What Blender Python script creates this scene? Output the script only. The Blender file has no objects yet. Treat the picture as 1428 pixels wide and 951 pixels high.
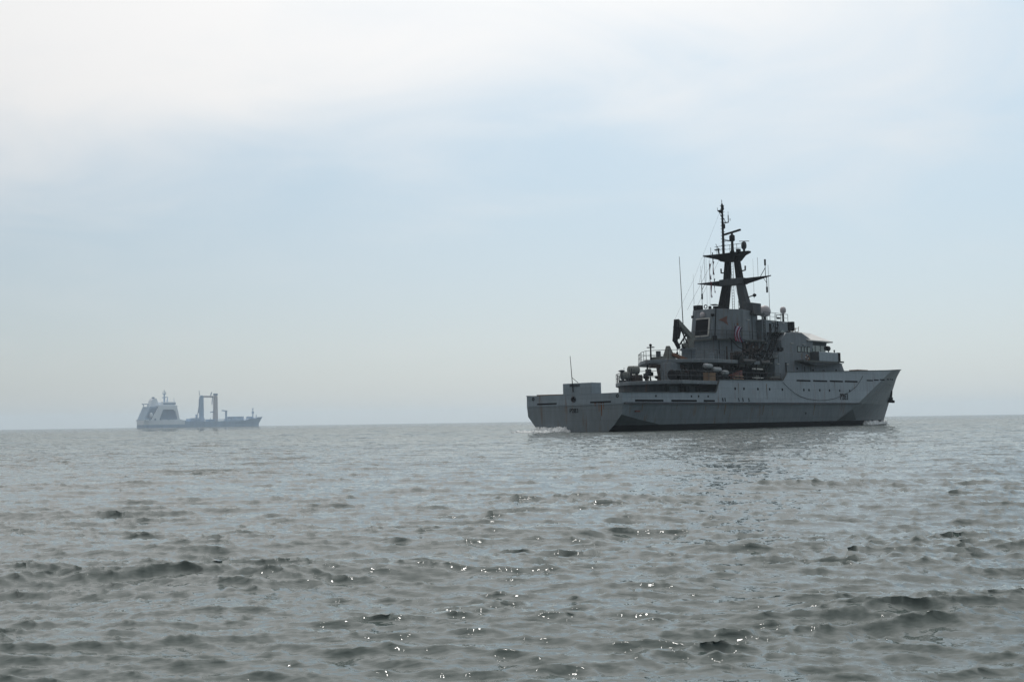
import bpy, bmesh, math, random
import numpy as np
from mathutils import Matrix, Vector

random.seed(7)
SC = bpy.context.scene
R = math.radians

# ------------------------------------------------------------------ camera
CAM_H = 1.2
PITCH = R(3.931)
ROLL = R(0.863)
cam = bpy.data.cameras.new('camera')
cam.sensor_fit = 'HORIZONTAL'
cam.sensor_width = 36.0
cam.lens = 1634.0 / 1428.0 * 36.0
cam.clip_start = 0.1
cam.clip_end = 30000
camo = bpy.data.objects.new('camera', cam)
SC.collection.objects.link(camo)
fw = Vector((0, math.cos(PITCH), math.sin(PITCH)))
rt = Vector((1, 0, 0))
up = rt.cross(fw)
r2 = rt * math.cos(ROLL) - up * math.sin(ROLL)
u2 = up * math.cos(ROLL) + rt * math.sin(ROLL)
m = Matrix.Identity(4)
for i in range(3):
    m[i][0], m[i][1], m[i][2] = r2[i], u2[i], -fw[i]
m.translation = Vector((0, 0, CAM_H))
camo.matrix_world = m
SC.camera = camo

# ------------------------------------------------------------------ light
SUN_EL, SUN_AZ = R(50), R(1)          # azimuth from +Y, positive to the right
SUN_DIR = Vector((math.sin(SUN_AZ) * math.cos(SUN_EL), math.cos(SUN_AZ) * math.cos(SUN_EL), math.sin(SUN_EL)))
ld = bpy.data.lights.new('sun', 'SUN')
ld.energy = 2.0
ld.angle = R(0.6)
ld.color = (1.0, 0.965, 0.92)
lo = bpy.data.objects.new('sun', ld)
lo.rotation_euler = SUN_DIR.to_track_quat('Z', 'Y').to_euler()
lo.location = (0, 0, 300)
SC.collection.objects.link(lo)
SC.view_settings.view_transform = 'Standard'
SC.view_settings.look = 'None'
SC.view_settings.exposure = 0.0
SC.view_settings.gamma = 1.0
SC.cycles.use_denoising = True
SC.cycles.denoiser = 'OPENIMAGEDENOISE'
SC.cycles.sample_clamp_direct = 5.0
SC.cycles.max_bounces = 6
SC.cycles.volume_bounces = 1
SC.cycles.sample_clamp_indirect = 4.0

W = bpy.data.worlds.new('World')
SC.world = W
W.use_nodes = True
nt = W.node_tree
nt.nodes.clear()
def N(t, **k):
    n = nt.nodes.new(t)
    for a, b in k.items():
        setattr(n, a, b)
    return n
def L(a, b): nt.links.new(a, b)
def mth(op, a, b=None, c=None, clamp=False):
    n = N('ShaderNodeMath', operation=op, use_clamp=clamp)
    for i, v in enumerate((a, b, c)):
        if v is None: continue
        if isinstance(v, (int, float)): n.inputs[i].default_value = v
        else: L(v, n.inputs[i])
    return n.outputs[0]
def ramp(fac, stops, interp='LINEAR'):
    n = N('ShaderNodeValToRGB')
    n.color_ramp.interpolation = interp
    e = n.color_ramp.elements
    while len(e) < len(stops): e.new(0.5)
    for el, (p, c) in zip(e, stops):
        el.position = p
        el.color = (c[0], c[1], c[2], 1) if not isinstance(c, (int, float)) else (c, c, c, 1)
    L(fac, n.inputs[0])
    return n.outputs[0]
def mixc(f, a, b, blend='MIX'):
    n = N('ShaderNodeMix', data_type='RGBA', blend_type=blend)
    for s, v in ((n.inputs['Factor'], f), (n.inputs['A'], a), (n.inputs['B'], b)):
        pass
    def put(s, v):
        if isinstance(v, (int, float)): s.default_value = v
        elif isinstance(v, tuple): s.default_value = (*v, 1)
        else: L(v, s)
    put(n.inputs[0], f); put(n.inputs[6], a); put(n.inputs[7], b)
    return n.outputs[2]

sky = N('ShaderNodeTexSky', sky_type='NISHITA', sun_disc=False, sun_elevation=SUN_EL,
        sun_rotation=SUN_AZ, altitude=0, air_density=1.0, dust_density=2.0, ozone_density=1.5)
tc = N('ShaderNodeTexCoord')
nrm = N('ShaderNodeVectorMath', operation='NORMALIZE'); L(tc.outputs['Generated'], nrm.inputs[0])
sep = N('ShaderNodeSeparateXYZ'); L(nrm.outputs[0], sep.inputs[0])
elev = mth('MAXIMUM', sep.outputs[2], 0.0)
# thin high cloud sheet: project direction onto a plane overhead so that bands flatten to the horizon
den = mth('ADD', elev, 0.22)
px = mth('DIVIDE', sep.outputs[0], den); py = mth('DIVIDE', sep.outputs[1], den)
comb = N('ShaderNodeCombineXYZ'); L(px, comb.inputs[0]); L(py, comb.inputs[1])
mp = N('ShaderNodeMapping'); mp.inputs['Rotation'].default_value = (0, 0, R(-18)); mp.inputs['Scale'].default_value = (0.75, 1.0, 1.0)
mp.inputs['Location'].default_value = (1.7, -4.8, 0)
L(comb.outputs[0], mp.inputs[0])
n1 = N('ShaderNodeTexNoise'); n1.inputs['Scale'].default_value = 0.85; n1.inputs['Detail'].default_value = 3; n1.inputs['Roughness'].default_value = 0.45
n1.inputs['Distortion'].default_value = 0.5
L(mp.outputs[0], n1.inputs[0])
n2 = N('ShaderNodeTexNoise'); n2.inputs['Scale'].default_value = 2.6; n2.inputs['Detail'].default_value = 7; n2.inputs['Roughness'].default_value = 0.55; n2.inputs['Distortion'].default_value = 0.8
L(mp.outputs[0], n2.inputs[0])
sdv = N('ShaderNodeVectorMath', operation='DOT_PRODUCT'); L(nrm.outputs[0], sdv.inputs[0]); sdv.inputs[1].default_value = SUN_DIR
sd = mth('MAXIMUM', sdv.outputs['Value'], 0.0)
glow = mth('POWER', sd, 5.0)
bias = mth('SUBTRACT', mth('MULTIPLY', mth('SUBTRACT', elev, 0.26), 1.6), mth('MULTIPLY', sep.outputs[0], 0.26))   # the cloud sheet thickens up and to the left
bias = mth('MAXIMUM', bias, -0.20)
cl = ramp(mth('ADD', bias, mth('ADD', mth('MULTIPLY', n1.outputs[0], 0.66), mth('MULTIPLY', n2.outputs[0], 0.34))), [(0.30, 0.0), (0.76, 1.0)], 'EASE')
fwdl = mth('POWER', mth('MULTIPLY', mth('ADD', sdv.outputs['Value'], 1.0), 0.5), 1.6)     # thin cloud scatters forward: dimmer away from the sun
dim = mth('ADD', 0.22, mth('MULTIPLY', fwdl, 0.96))
cloud_bright = mth('ADD', mth('MULTIPLY', dim, 0.80), mth('MULTIPLY', glow, 0.37))
blue = N('ShaderNodeVectorMath', operation='SCALE'); L(sky.outputs[0], blue.inputs[0]); blue.inputs['Scale'].default_value = 0.10
veil = mixc(mth('MULTIPLY', elev, 3.0, clamp=True), (0.71, 0.78, 0.80), (0.48, 0.70, 0.86))
vs_ = N('ShaderNodeVectorMath', operation='SCALE'); L(veil, vs_.inputs[0]); L(mth('MULTIPLY', dim, mth('ADD', 0.93, mth('MULTIPLY', sep.outputs[0], 0.28))), vs_.inputs['Scale'])
clear = mixc(0.75, blue.outputs[0], vs_.outputs[0])
cv = N('ShaderNodeVectorMath', operation='SCALE'); cv.inputs[0].default_value = (1.0, 0.978, 0.958); L(cloud_bright, cv.inputs['Scale'])
cov = mth('MULTIPLY', cl, ramp(elev, [(0.0, 0.25), (0.25, 0.9)]))
skyc = mixc(cov, clear, cv.outputs[0])
bg = N('ShaderNodeBackground'); L(skyc, bg.inputs[0]); bg.inputs[1].default_value = 1.0
wo = N('ShaderNodeOutputWorld'); L(bg.outputs[0], wo.inputs[0])

# ------------------------------------------------------------------ materials
def mat(name, col, rough=0.6, metal=0.0, var=0.15, scale=1.0, rust=0.0, streak=True, spec=0.4, bump=0.0, plates=False):
    global nt
    M = bpy.data.materials.new(name)
    M.use_nodes = True
    nt = M.node_tree
    b = nt.nodes['Principled BSDF']
    b.inputs['Roughness'].default_value = rough
    b.inputs['Metallic'].default_value = metal
    b.inputs['Specular IOR Level'].default_value = spec
    t = N('ShaderNodeTexCoord')
    mp = N('ShaderNodeMapping'); mp.inputs['Scale'].default_value = (scale, scale, scale * (0.22 if streak else 1))
    L(t.outputs['Object'], mp.inputs[0])
    n = N('ShaderNodeTexNoise'); n.inputs['Scale'].default_value = 1.7; n.inputs['Detail'].default_value = 6; n.inputs['Roughness'].default_value = 0.65
    L(mp.outputs[0], n.inputs[0])
    lo_ = tuple(c * (1 - var) for c in col); hi_ = tuple(min(1, c * (1 + var)) for c in col)
    c = ramp(n.outputs[0], [(0.3, lo_), (0.7, hi_)])
    if rust:
        n3 = N('ShaderNodeTexNoise'); n3.inputs['Scale'].default_value = 1.1; n3.inputs['Detail'].default_value = 7; n3.inputs['Roughness'].default_value = 0.7
        mp2 = N('ShaderNodeMapping'); mp2.inputs['Scale'].default_value = (1.3, 1.3, 0.16); mp2.inputs['Location'].default_value = (4, 9, 2)
        L(t.outputs['Object'], mp2.inputs[0]); L(mp2.outputs[0], n3.inputs[0])
        f = ramp(n3.outputs[0], [(0.64 - 0.1 * rust, 0.0), (0.80 - 0.1 * rust, 0.75)])
        c = mixc(f, c, (0.13, 0.065, 0.035))
    if plates:                                   # welded plates: seams and slight dishing between frames
        sx = N('ShaderNodeSeparateXYZ'); L(t.outputs['Object'], sx.inputs[0])
        cx = N('ShaderNodeCombineXYZ'); L(mth('ADD', sx.outputs[0], mth('MULTIPLY', sx.outputs[1], 0.9)), cx.inputs[0]); L(sx.outputs[2], cx.inputs[1])
        br = N('ShaderNodeTexBrick'); br.inputs['Scale'].default_value = 1.0; br.inputs['Brick Width'].default_value = 3.3; br.inputs['Row Height'].default_value = 1.15
        br.inputs['Mortar Size'].default_value = 0.025; br.inputs['Mortar Smooth'].default_value = 0.6
        br.inputs['Color1'].default_value = (0.93, 0.93, 0.93, 1); br.inputs['Color2'].default_value = (1.07, 1.07, 1.07, 1); br.inputs['Mortar'].default_value = (0.78, 0.76, 0.74, 1)
        L(cx.outputs[0], br.inputs[0])
        c = mixc(1.0, c, br.outputs[0], 'MULTIPLY')
    L(c, b.inputs['Base Color'])
    if bump:
        bm_ = N('ShaderNodeBump'); bm_.inputs['Strength'].default_value = 1; bm_.inputs['Distance'].default_value = bump
        L(n.outputs[0], bm_.inputs['Height']); L(bm_.outputs[0], b.inputs['Normal'])
    return M

MT = {}
MT['grey'] = mat('weathered_grey_paint', (0.145, 0.172, 0.195), 0.6, rust=0.75, var=0.22, spec=0.25, bump=0.03)
MT['grey2'] = mat('darker_grey_paint_and_shade', (0.06, 0.07, 0.08), 0.7, spec=0.2, rust=0.9, var=0.25)  # real darker paint, and painted-in shade on the houses under the decks
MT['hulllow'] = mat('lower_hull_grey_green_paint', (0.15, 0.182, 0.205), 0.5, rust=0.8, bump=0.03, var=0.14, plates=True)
MT['patch'] = mat('dark_chine_shade_and_bow_paint', (0.065, 0.08, 0.085), 0.6)  # paints extra shade on the downward-facing stern chine; also colours the bow triangle
MT['hullgrey'] = mat('hull_grey_paint', (0.215, 0.265, 0.31), 0.45, rust=0.7, bump=0.04, var=0.12, plates=True)
MT['boot'] = mat('black_boot_topping', (0.010, 0.010, 0.012), 0.8, spec=0.15)
MT['black'] = mat('sooty_black_paint', (0.010, 0.010, 0.012), 0.85, spec=0.12)
MT['dark'] = mat('dark_paint_and_recess_shade', (0.008, 0.008, 0.010), 0.9, spec=0.1)  # dark fittings, and painted shade where openings are only flat panels
MT['brown'] = mat('dark_brown_hatch', (0.035, 0.022, 0.018), 0.8)
MT['deck'] = mat('dark_deck_paint', (0.07, 0.08, 0.08), 0.8)
MT['white'] = mat('white_paint', (0.66, 0.66, 0.64), 0.5, var=0.06)
MT['dome'] = mat('pale_grey_radome', (0.42, 0.40, 0.42), 0.55, var=0.06)
MT['raft'] = mat('pale_raft_casing', (0.30, 0.33, 0.35), 0.5, var=0.25, streak=False, scale=4)
MT['rust'] = mat('rust_stain', (0.16, 0.07, 0.035), 0.9, var=0.4, scale=2)
MT['stain'] = mat('faint_rust_stain', (0.15, 0.115, 0.09), 0.8, var=0.4, scale=2)
MT['orange'] = mat('faded_orange', (0.13, 0.05, 0.032), 0.6, var=0.25)
MT['red'] = mat('dull_red', (0.09, 0.02, 0.015), 0.6, var=0.3)
MT['flagred'] = mat('red_bunting', (0.20, 0.015, 0.04), 0.8)
MT['flagwhite'] = mat('white_bunting', (0.32, 0.30, 0.40), 0.8)
MT['navy'] = mat('navy_bunting', (0.012, 0.016, 0.045), 0.8)
MT['tan'] = mat('tan_wood', (0.20, 0.13, 0.08), 0.8, var=0.3)
MT['rope'] = mat('dark_rope', (0.02, 0.02, 0.02), 0.9)
MT['rubber'] = mat('black_rubber', (0.02, 0.021, 0.023), 0.6)
MT['canvas'] = mat('grey_canvas', (0.14, 0.15, 0.14), 0.9, var=0.3, streak=False, scale=3)
MT['lit_edge'] = mat('pale_lit_edge_paint', (0.50, 0.50, 0.48), 0.5)  # sunlight on ledges and frame edges put into a pale colour
MT['glass'] = mat('bridge_glass', (0.05, 0.10, 0.10), 0.06, var=0.05, spec=1.0)
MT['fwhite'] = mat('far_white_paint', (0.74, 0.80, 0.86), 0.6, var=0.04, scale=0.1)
MT['fgrey'] = mat('far_grey_with_haze_blue', (0.31, 0.42, 0.55), 0.6, var=0.1, scale=0.1)  # blue of the distance haze mixed into the grey
MT['fdark'] = mat('far_dark_with_haze_blue', (0.18, 0.26, 0.37), 0.7, var=0.1, scale=0.1)  # dark parts and recesses, with haze blue mixed into the colour
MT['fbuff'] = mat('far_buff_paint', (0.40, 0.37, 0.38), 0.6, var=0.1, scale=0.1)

# ------------------------------------------------------------------ mesh builder
COL = SC.collection
class MB:
    def __init__(s): s.v = []; s.f = []; s.m = []; s.smooth = []
    def add(s, vs, fs, mi=0, sm=False):
        o = len(s.v); s.v += [tuple(map(float, p)) for p in vs]
        for f in fs: s.f.append([i + o for i in f]); s.m.append(mi); s.smooth.append(sm)
        return s
    def box(s, a, b, mi=0):
        x0, y0, z0 = (min(a[i], b[i]) for i in range(3)); x1, y1, z1 = (max(a[i], b[i]) for i in range(3))
        return s.add([(x0, y0, z0), (x1, y0, z0), (x1, y1, z0), (x0, y1, z0), (x0, y0, z1), (x1, y0, z1), (x1, y1, z1), (x0, y1, z1)],
              [(3, 2, 1, 0), (4, 5, 6, 7), (0, 1, 5, 4), (1, 2, 6, 5), (2, 3, 7, 6), (3, 0, 4, 7)], mi)
    def prism(s, plan, z0, z1, top=None, mi=0):
        top = top or plan; n = len(plan)
        a = sum(plan[i][0] * plan[(i + 1) % n][1] - plan[(i + 1) % n][0] * plan[i][1] for i in range(n))
        if a < 0: plan = plan[::-1]; top = top[::-1]
        vs = [(p[0], p[1], z0 if len(p) < 3 else p[2]) for p in plan] + [(p[0], p[1], z1 if len(p) < 3 else p[2]) for p in top]
        fs = [tuple(range(n - 1, -1, -1)), tuple(range(n, 2 * n))] + [(i, (i + 1) % n, n + (i + 1) % n, n + i) for i in range(n)]
        return s.add(vs, fs, mi)
    def profile(s, prof, y0, y1, mi=0):            # (x, z) outline extruded from y0 to y1
        n = len(prof)
        a = sum(prof[i][0] * prof[(i + 1) % n][1] - prof[(i + 1) % n][0] * prof[i][1] for i in range(n))
        if a < 0: prof = prof[::-1]
        ya, yb = min(y0, y1), max(y0, y1)
        vs = [(p[0], ya, p[1]) for p in prof] + [(p[0], yb, p[1]) for p in prof]
        fs = [tuple(range(n)), tuple(range(2 * n - 1, n - 1, -1))] + [(i, n + i, n + (i + 1) % n, (i + 1) % n) for i in range(n)]
        return s.add(vs, fs, mi)
    def bar(s, p, q, r, r2=None, n=6, mi=0):
        p = Vector(p); q = Vector(q); r2 = r if r2 is None else r2
        d = (q - p).normalized(); a = d.orthogonal().normalized(); b = d.cross(a)
        vs = []
        for c, rr in ((p, r), (q, r2)):
            for i in range(n):
                t = 2 * math.pi * i / n
                vs.append(c + (a * math.cos(t) + b * math.sin(t)) * rr)
        fs = [(i, (i + 1) % n, n + (i + 1) % n, n + i) for i in range(n)]
        s.add(vs, fs, mi, n > 6)
        return s.add(vs, [tuple(range(n - 1, -1, -1)), tuple(range(n, 2 * n))], mi)
    def beam(s, p, q, w, h, w2=None, h2=None, mi=0, upv=(0, 0, 1)):     # rectangular tapered beam
        p = Vector(p); q = Vector(q); d = (q - p).normalized(); u = Vector(upv)
        a = d.cross(u)
        if a.length < 1e-3: a = d.cross(Vector((1, 0, 0)))
        a.normalize(); b = a.cross(d)
        w2 = w if w2 is None else w2; h2 = h if h2 is None else h2
        vs = [c + a * (ww * i) + b * (hh * j) for c, ww, hh in ((p, w / 2, h / 2), (q, w2 / 2, h2 / 2)) for i, j in ((-1, -1), (1, -1), (1, 1), (-1, 1))]
        return s.add(vs, [(3, 2, 1, 0), (4, 5, 6, 7), (0, 1, 5, 4), (1, 2, 6, 5), (2, 3, 7, 6), (3, 0, 4, 7)], mi)
    def lathe(s, c, prof, n=16, mi=0, axis='Z'):    # prof = [(r, t)]
        vs = []; k = len(prof)
        for r, t in prof:
            for i in range(n):
                a = 2 * math.pi * i / n; x, y = r * math.cos(a), r * math.sin(a)
                q = {'Z': (x, y, t), 'X': (t, x, y), 'Y': (y, t, x)}[axis]
                vs.append((c[0] + q[0], c[1] + q[1], c[2] + q[2]))
        fs = [(j * n + i, j * n + (i + 1) % n, (j + 1) * n + (i + 1) % n, (j + 1) * n + i) for j in range(k - 1) for i in range(n)]
        s.add(vs, fs, mi, True)
        return s.add(vs, [tuple(range(n - 1, -1, -1)), tuple(range((k - 1) * n, k * n))], mi)
    def ball(s, c, r, n=16, mi=0, sq=1.0):
        return s.lathe(c, [(max(0.001, r * math.sin(math.pi * j / 8)), -r * sq * math.cos(math.pi * j / 8)) for j in range(9)], n, mi)
    def tube(s, pts, r, n=6, mi=0):
        for a, b in zip(pts[:-1], pts[1:]): s.bar(a, b, r, n=n, mi=mi)
        return s
    def torus(s, c, R_, r, axis='Y', n=16, k=8, mi=0, col2=None):
        vs = []
        for i in range(n):
            a = 2 * math.pi * i / n
            for j in range(k):
                b = 2 * math.pi * j / k
                x = (R_ + r * math.cos(b)) * math.cos(a); y = (R_ + r * math.cos(b)) * math.sin(a); z = r * math.sin(b)
                q = {'Z': (x, y, z), 'X': (z, x, y), 'Y': (y, z, x)}[axis]
                vs.append((c[0] + q[0], c[1] + q[1], c[2] + q[2]))
        fs = [(i * k + j, i * k + (j + 1) % k, ((i + 1) % n) * k + (j + 1) % k, ((i + 1) % n) * k + j) for i in range(n) for j in range(k)]
        for idx, f in enumerate(fs):
            s.add([vs[t] for t in f], [(3, 2, 1, 0)], (col2 if col2 is not None and (idx // k) % 4 == 0 else mi), False)
        return s
    def build(s, name, mats, parent=None, bevel=0.0):
        me = bpy.data.meshes.new(name); me.from_pydata(s.v, [], s.f)
        for mm in (mats if isinstance(mats, (list, tuple)) else [mats]): me.materials.append(MT[mm] if isinstance(mm, str) else mm)
        me.polygons.foreach_set('material_index', s.m); me.polygons.foreach_set('use_smooth', s.smooth)
        b = bmesh.new(); b.from_mesh(me); bmesh.ops.recalc_face_normals(b, faces=b.faces); b.to_mesh(me); b.free()
        me.update()
        o = bpy.data.objects.new(name, me); COL.objects.link(o)
        if parent: o.parent = parent
        if bevel:
            bv = o.modifiers.new('bevel', 'BEVEL'); bv.width = bevel; bv.segments = 1; bv.limit_method = 'ANGLE'
        return o
def tag(o, label=None, cat=None, group=None, kind=None):
    if label: o['label'] = label
    if cat: o['category'] = cat
    if group: o['group'] = group
    if kind: o['kind'] = kind
    return o

# ------------------------------------------------------------------ ship frame
HEAD, SROLL = 0.742194, 0.006726
SORG = Vector((6.3194, 123.4304, 0))
sf = Vector((math.sin(HEAD), math.cos(HEAD), 0)); spo = Vector((-math.cos(HEAD), math.sin(HEAD), 0)); su = sf.cross(spo)
p_ = spo * math.cos(SROLL) - su * math.sin(SROLL); q_ = su * math.cos(SROLL) + spo * math.sin(SROLL)
SM = Matrix.Identity(4)
for i in range(3): SM[i][0], SM[i][1], SM[i][2] = sf[i], p_[i], q_[i]
SM.translation = SORG
def onship(name, at, label, cat, group=None):        # an Empty standing somewhere on the ship
    o = bpy.data.objects.new(name, None); COL.objects.link(o)
    o.matrix_world = SM @ Matrix.Translation(Vector(at)); o.empty_display_size = 0.5
    return tag(o, label, cat, group)
ship = onship('patrol_ship', (0, 0, 0), 'grey naval patrol ship with tall black mast steaming away to the right', 'ship')

# hull ------------------------------------------------------------
def lerp(a, b, t): return a + (b - a) * t
def interp(x, xs, ys): return float(np.interp(x, xs, ys))
TOPU = [0, 17.2, 18.05, 32.2, 33.4, 49, 62, 72, 79.5]
TOPZ = [3.95, 4.07, 5.50, 5.62, 6.70, 7.08, 7.50, 7.95, 8.30]
def crease_u(z): return 46.0 + (z - 0.4) * 2.35
def stem_u(z): return 73.0 + z * 0.783 if z > 0 else 73.0 + z * 2.0
HB_Z = [-1.5, 0.0, 0.62, 1.70, 2.90, 9.0]
def half(u_rel_kind, z, u):                         # half breadth of the parallel body / stern
    full = interp(z, HB_Z, [4.2, 5.9, 6.1, 6.35, 6.62, 6.50])
    ster = interp(z, HB_Z, [2.0, 4.6, 5.35, 6.35, 6.50, 6.45])
    t = min(1, u / 7.0) if z < 1.69 else min(1, u / 4.0)
    return lerp(ster, full, t)
rows = [-1.5, 0.0, 0.62, 'chine', 2.90, None]
stations = [('p', u) for u in (0, 1.5, 3.5, 6.8, 12, 17.2, 18.05, 25, 32.2, 33.4, 40)] + [('b', t) for t in (0, .12, .25, .4, .55, .7, .82, .92, 1.0)]
hv = []
def hull_pt(st, z):
    k, t = st
    if k == 'p':
        # slightly shear so that the last parallel station leads into the crease
        return t, half(0, z, t)
    uc, us = crease_u(z), stem_u(z)
    u = lerp(uc, us, t); y0 = half(0, z, 40)
    e = interp(z, [-1.5, 0, 3, 8.3], [1.05, 1.1, 1.2, 1.36])
    y = y0 * (1 - t ** e)
    return u, max(y, 0.04)
for st in stations:
    col = []
    for z in rows:
        if z == 'chine':
            z = lerp(1.72, 0.66, min(1, st[1] / 6.8)) if st[0] == 'p' else 0.66
        if z is None:
            zt = interp(st[1], TOPU, TOPZ) if st[0] == 'p' else 7.4
            for _ in range(6):
                u, y = hull_pt(st, zt); zt = interp(u, TOPU, TOPZ)
            z = zt
        u, y = hull_pt(st, z)
        col.append((u, y, z))
    hv.append(col)
b = MB()
nr = len(rows)
for s in (1, -1):
    vs = [(u, y * s, z) for col in hv for (u, y, z) in col]
    for i in range(len(hv) - 1):
        for j in range(nr - 1):
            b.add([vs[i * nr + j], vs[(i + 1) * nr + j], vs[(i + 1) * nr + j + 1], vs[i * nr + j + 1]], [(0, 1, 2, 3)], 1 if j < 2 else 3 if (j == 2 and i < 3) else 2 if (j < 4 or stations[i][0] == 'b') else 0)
tr = hv[0]                                          # transom, knuckled at z 2.9
for j in range(nr - 1):
    a, c = tr[j], tr[j + 1]
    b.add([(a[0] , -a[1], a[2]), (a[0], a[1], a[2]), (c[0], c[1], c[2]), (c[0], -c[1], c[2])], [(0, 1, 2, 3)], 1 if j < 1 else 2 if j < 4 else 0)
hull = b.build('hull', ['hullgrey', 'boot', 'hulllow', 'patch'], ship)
bmh = bmesh.new(); bmh.from_mesh(hull.data); bmesh.ops.remove_doubles(bmh, verts=bmh.verts, dist=0.002)
bmesh.ops.recalc_face_normals(bmh, faces=bmh.faces); bmh.to_mesh(hull.data); bmh.free()
so = hull.modifiers.new('thickness', 'SOLIDIFY'); so.thickness = 0.08; so.offset = -1
# capping rail along the bulwark tops
for s in (1, -1):
    c = MB()
    top = [(u, y * s, z + 0.03) for (u, y, z) in (col[-1] for col in hv)]
    for a, d in zip(top[:-1], top[1:]): c.beam(a, d, 0.16, 0.07)
    c.build('capping_rail', 'deck', ship)
    c = MB()
    zz = 2.86
    pts = [(u, (half(0, zz, u) + 0.09) * s, zz) for u in np.linspace(0.3, 44, 12)] + [(hull_pt(('b', t), zz)[0], (hull_pt(('b', t), zz)[1] + 0.09) * s, zz) for t in (0, 0.05)]
    for a, d in zip(pts[:-1], pts[1:]): c.beam(a, d, 0.2, 0.2)
    c.build('rubbing_strake', 'grey2', ship)
def side_y(u, z):                                   # half breadth of the side at any point
    if u < crease_u(z): return half(0, z, u)
    t = (u - crease_u(z)) / (stem_u(z) - crease_u(z))
    return hull_pt(('b', min(1, t)), z)[1]
def slot(u0, u1, z, h=0.16, s=-1, name='freeing_port'):
    c = MB(); n = 3
    us = np.linspace(u0, u1, n)
    for a, d in zip(us[:-1], us[1:]):
        c.beam((a, s * (side_y(a, z) + 0.0), z + interp(a, [u0, u1], [0, 0])), (d, s * side_y(d, z), z), 0.05, h)
    return c.build(name, 'dark', ship)  # proud dark strip; the port's inner shade is only its colour
for s in (-1, 1):
    for a, d in ((2.1, 7.0), (8.5, 13.3), (14.7, 16.9)): slot(a, d, 3.13, 0.2, s)
    for a, d in ((35.6, 39.1), (39.8, 43.5), (44.2, 47.8), (48.4, 52.0)): slot(a, d, interp(a, [35, 52], [5.70, 5.82]), 0.2, s)
    for a, d in ((54.8, 56.6), (57.0, 58.4), (58.8, 60.6), (62.0, 63.2), (64.3, 65.3), (66.6, 67.6)): slot(a, d, interp(a, [54, 64], [5.98, 6.4]), 0.17, s)
    for u in (21.3, 23.2, 26.3, 29.0, 32.0, 37.3, 38.6, 41.4, 44.0, 46.8, 49.6):
        c = MB(); z = 4.55; c.lathe((u, s * (side_y(u, z) - 0.02), z), [(0.17, -0.04), (0.17, 0.05), (0.12, 0.06), (0.11, 0.03)], 10, axis='Y')
        c.build('porthole', 'dark', ship)
    for u in (5.6, 12.2, 13.6, 15.5):
        c = MB(); z = 3.62; c.box((u, s * (side_y(u, z) - 0.05), z - 0.1), (u + 0.22, s * (side_y(u, z) + 0.03), z + 0.1)); c.build('fairlead', 'dark', ship)
    for u in (18.6, 19.1, 22.0, 22.9, 24.2):
        c = MB(); z = 3.25; c.beam((u, s * (side_y(u, z) + 0.02), z - 0.18), (u - 0.1, s * (side_y(u, z) + 0.02), z + 0.22), 0.08, 0.08); c.build('hull_bracket', 'dark', ship)
# transom fittings
for y0, y1 in ((5.0, 2.25), (-2.35, -5.05)):
    MB().beam((-0.0, y0, 3.05), (-0.0, y1, 3.05), 0.16, 0.05, upv=(1, 0, 0)).build('freeing_port', 'dark', ship)
MB().box((-0.06, -6.44, 2.78), (0.0, 6.44, 2.86)).build('transom_knuckle', 'hullgrey', ship)
MB().torus((-0.02, -0.1, 3.42), 0.28, 0.06, 'X').build('stern_fairlead', 'grey2', ship)
MB().lathe((-0.01, -0.1, 3.42), [(0.27, -0.02), (0.27, 0.02)], 16, axis='X').build('fairlead_opening', 'dark', ship)
MB().prism([(-0.02, 1.32), (1.6, 1.32), (1.6, -2.58), (-0.02, -2.58)], 3.9, 5.12).build('stern_box', 'hullgrey', ship, bevel=0.03)
MB().box((-0.06, -1.0, 4.75), (-0.02, 0.35, 5.02)).build('stern_name_plate', 'grey2', ship)
st = MB().bar((-0.1, -0.15, 4.2), (-0.15, 0.1, 8.0), 0.055, 0.03).bar((-0.12, -0.1, 5.7), (0.3, -0.55, 5.15), 0.03).build('ensign_staff', 'black', ship)
for y in (5.55, -5.9):
    MB().torus((-0.01, y, 3.62), 0.14, 0.05, 'X', 10, 6).build('transom_eye', 'dark', ship)
MB().beam((1.2, 2.2, 4.0), (1.2, 6.0, 4.05), 0.2, 0.12).build('stern_rail', 'tan', ship)
# rust streaks below the transom slot
rs = MB()
for y, w, l in ((-3.8, 0.22, 1.35), (-3.5, 0.14, 0.9), (-4.1, 0.12, 0.7), (-3.0, 0.3, 0.3)):
    rs.add([(-0.012, y - w / 2, 2.96), (-0.012, y + w / 2, 2.96), (-0.012, y + w / 5, 2.96 - l), (-0.012, y - w / 5, 2.96 - l)], [(0, 1, 2, 3)])
rs.build('rust_streak', 'rust', ship)
def text(s, size, parent, name, rot, loc, matn='black', ext=0.004, sx=1.0):
    cu = bpy.data.curves.new(name, 'FONT'); cu.body = s; cu.size = size; cu.extrude = ext; cu.align_x = 'CENTER'; cu.align_y = 'CENTER'; cu.offset = 0.0
    t = bpy.data.objects.new('tmp', cu); COL.objects.link(t)
    me = bpy.data.meshes.new_from_object(t.evaluated_get(bpy.context.evaluated_depsgraph_get()))
    COL.objects.unlink(t); bpy.data.objects.remove(t)
    me.materials.clear(); me.materials.append(MT[matn])
    o = bpy.data.objects.new(name, me); COL.objects.link(o); o.parent = parent
    o.rotation_euler = rot; o.location = loc; o.scale = (sx, 1, 1)
    return o
text('P283', 1.16, ship, 'pennant_number', (R(90), 0, 0), (47.9, -side_y(47.9, 3.7) - 0.03, 3.72), 'black', 0.01)
text('P283', 1.22, ship, 'pennant_number', (R(90), 0, R(180)), (47.9, side_y(47.9, 3.7) + 0.03, 3.72), 'black', 0.01)
text('P283', 0.62, ship, 'stern_number', (R(90), 0, R(-90)), (-0.03, -0.15, 2.22), 'black', 0.01)
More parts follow.
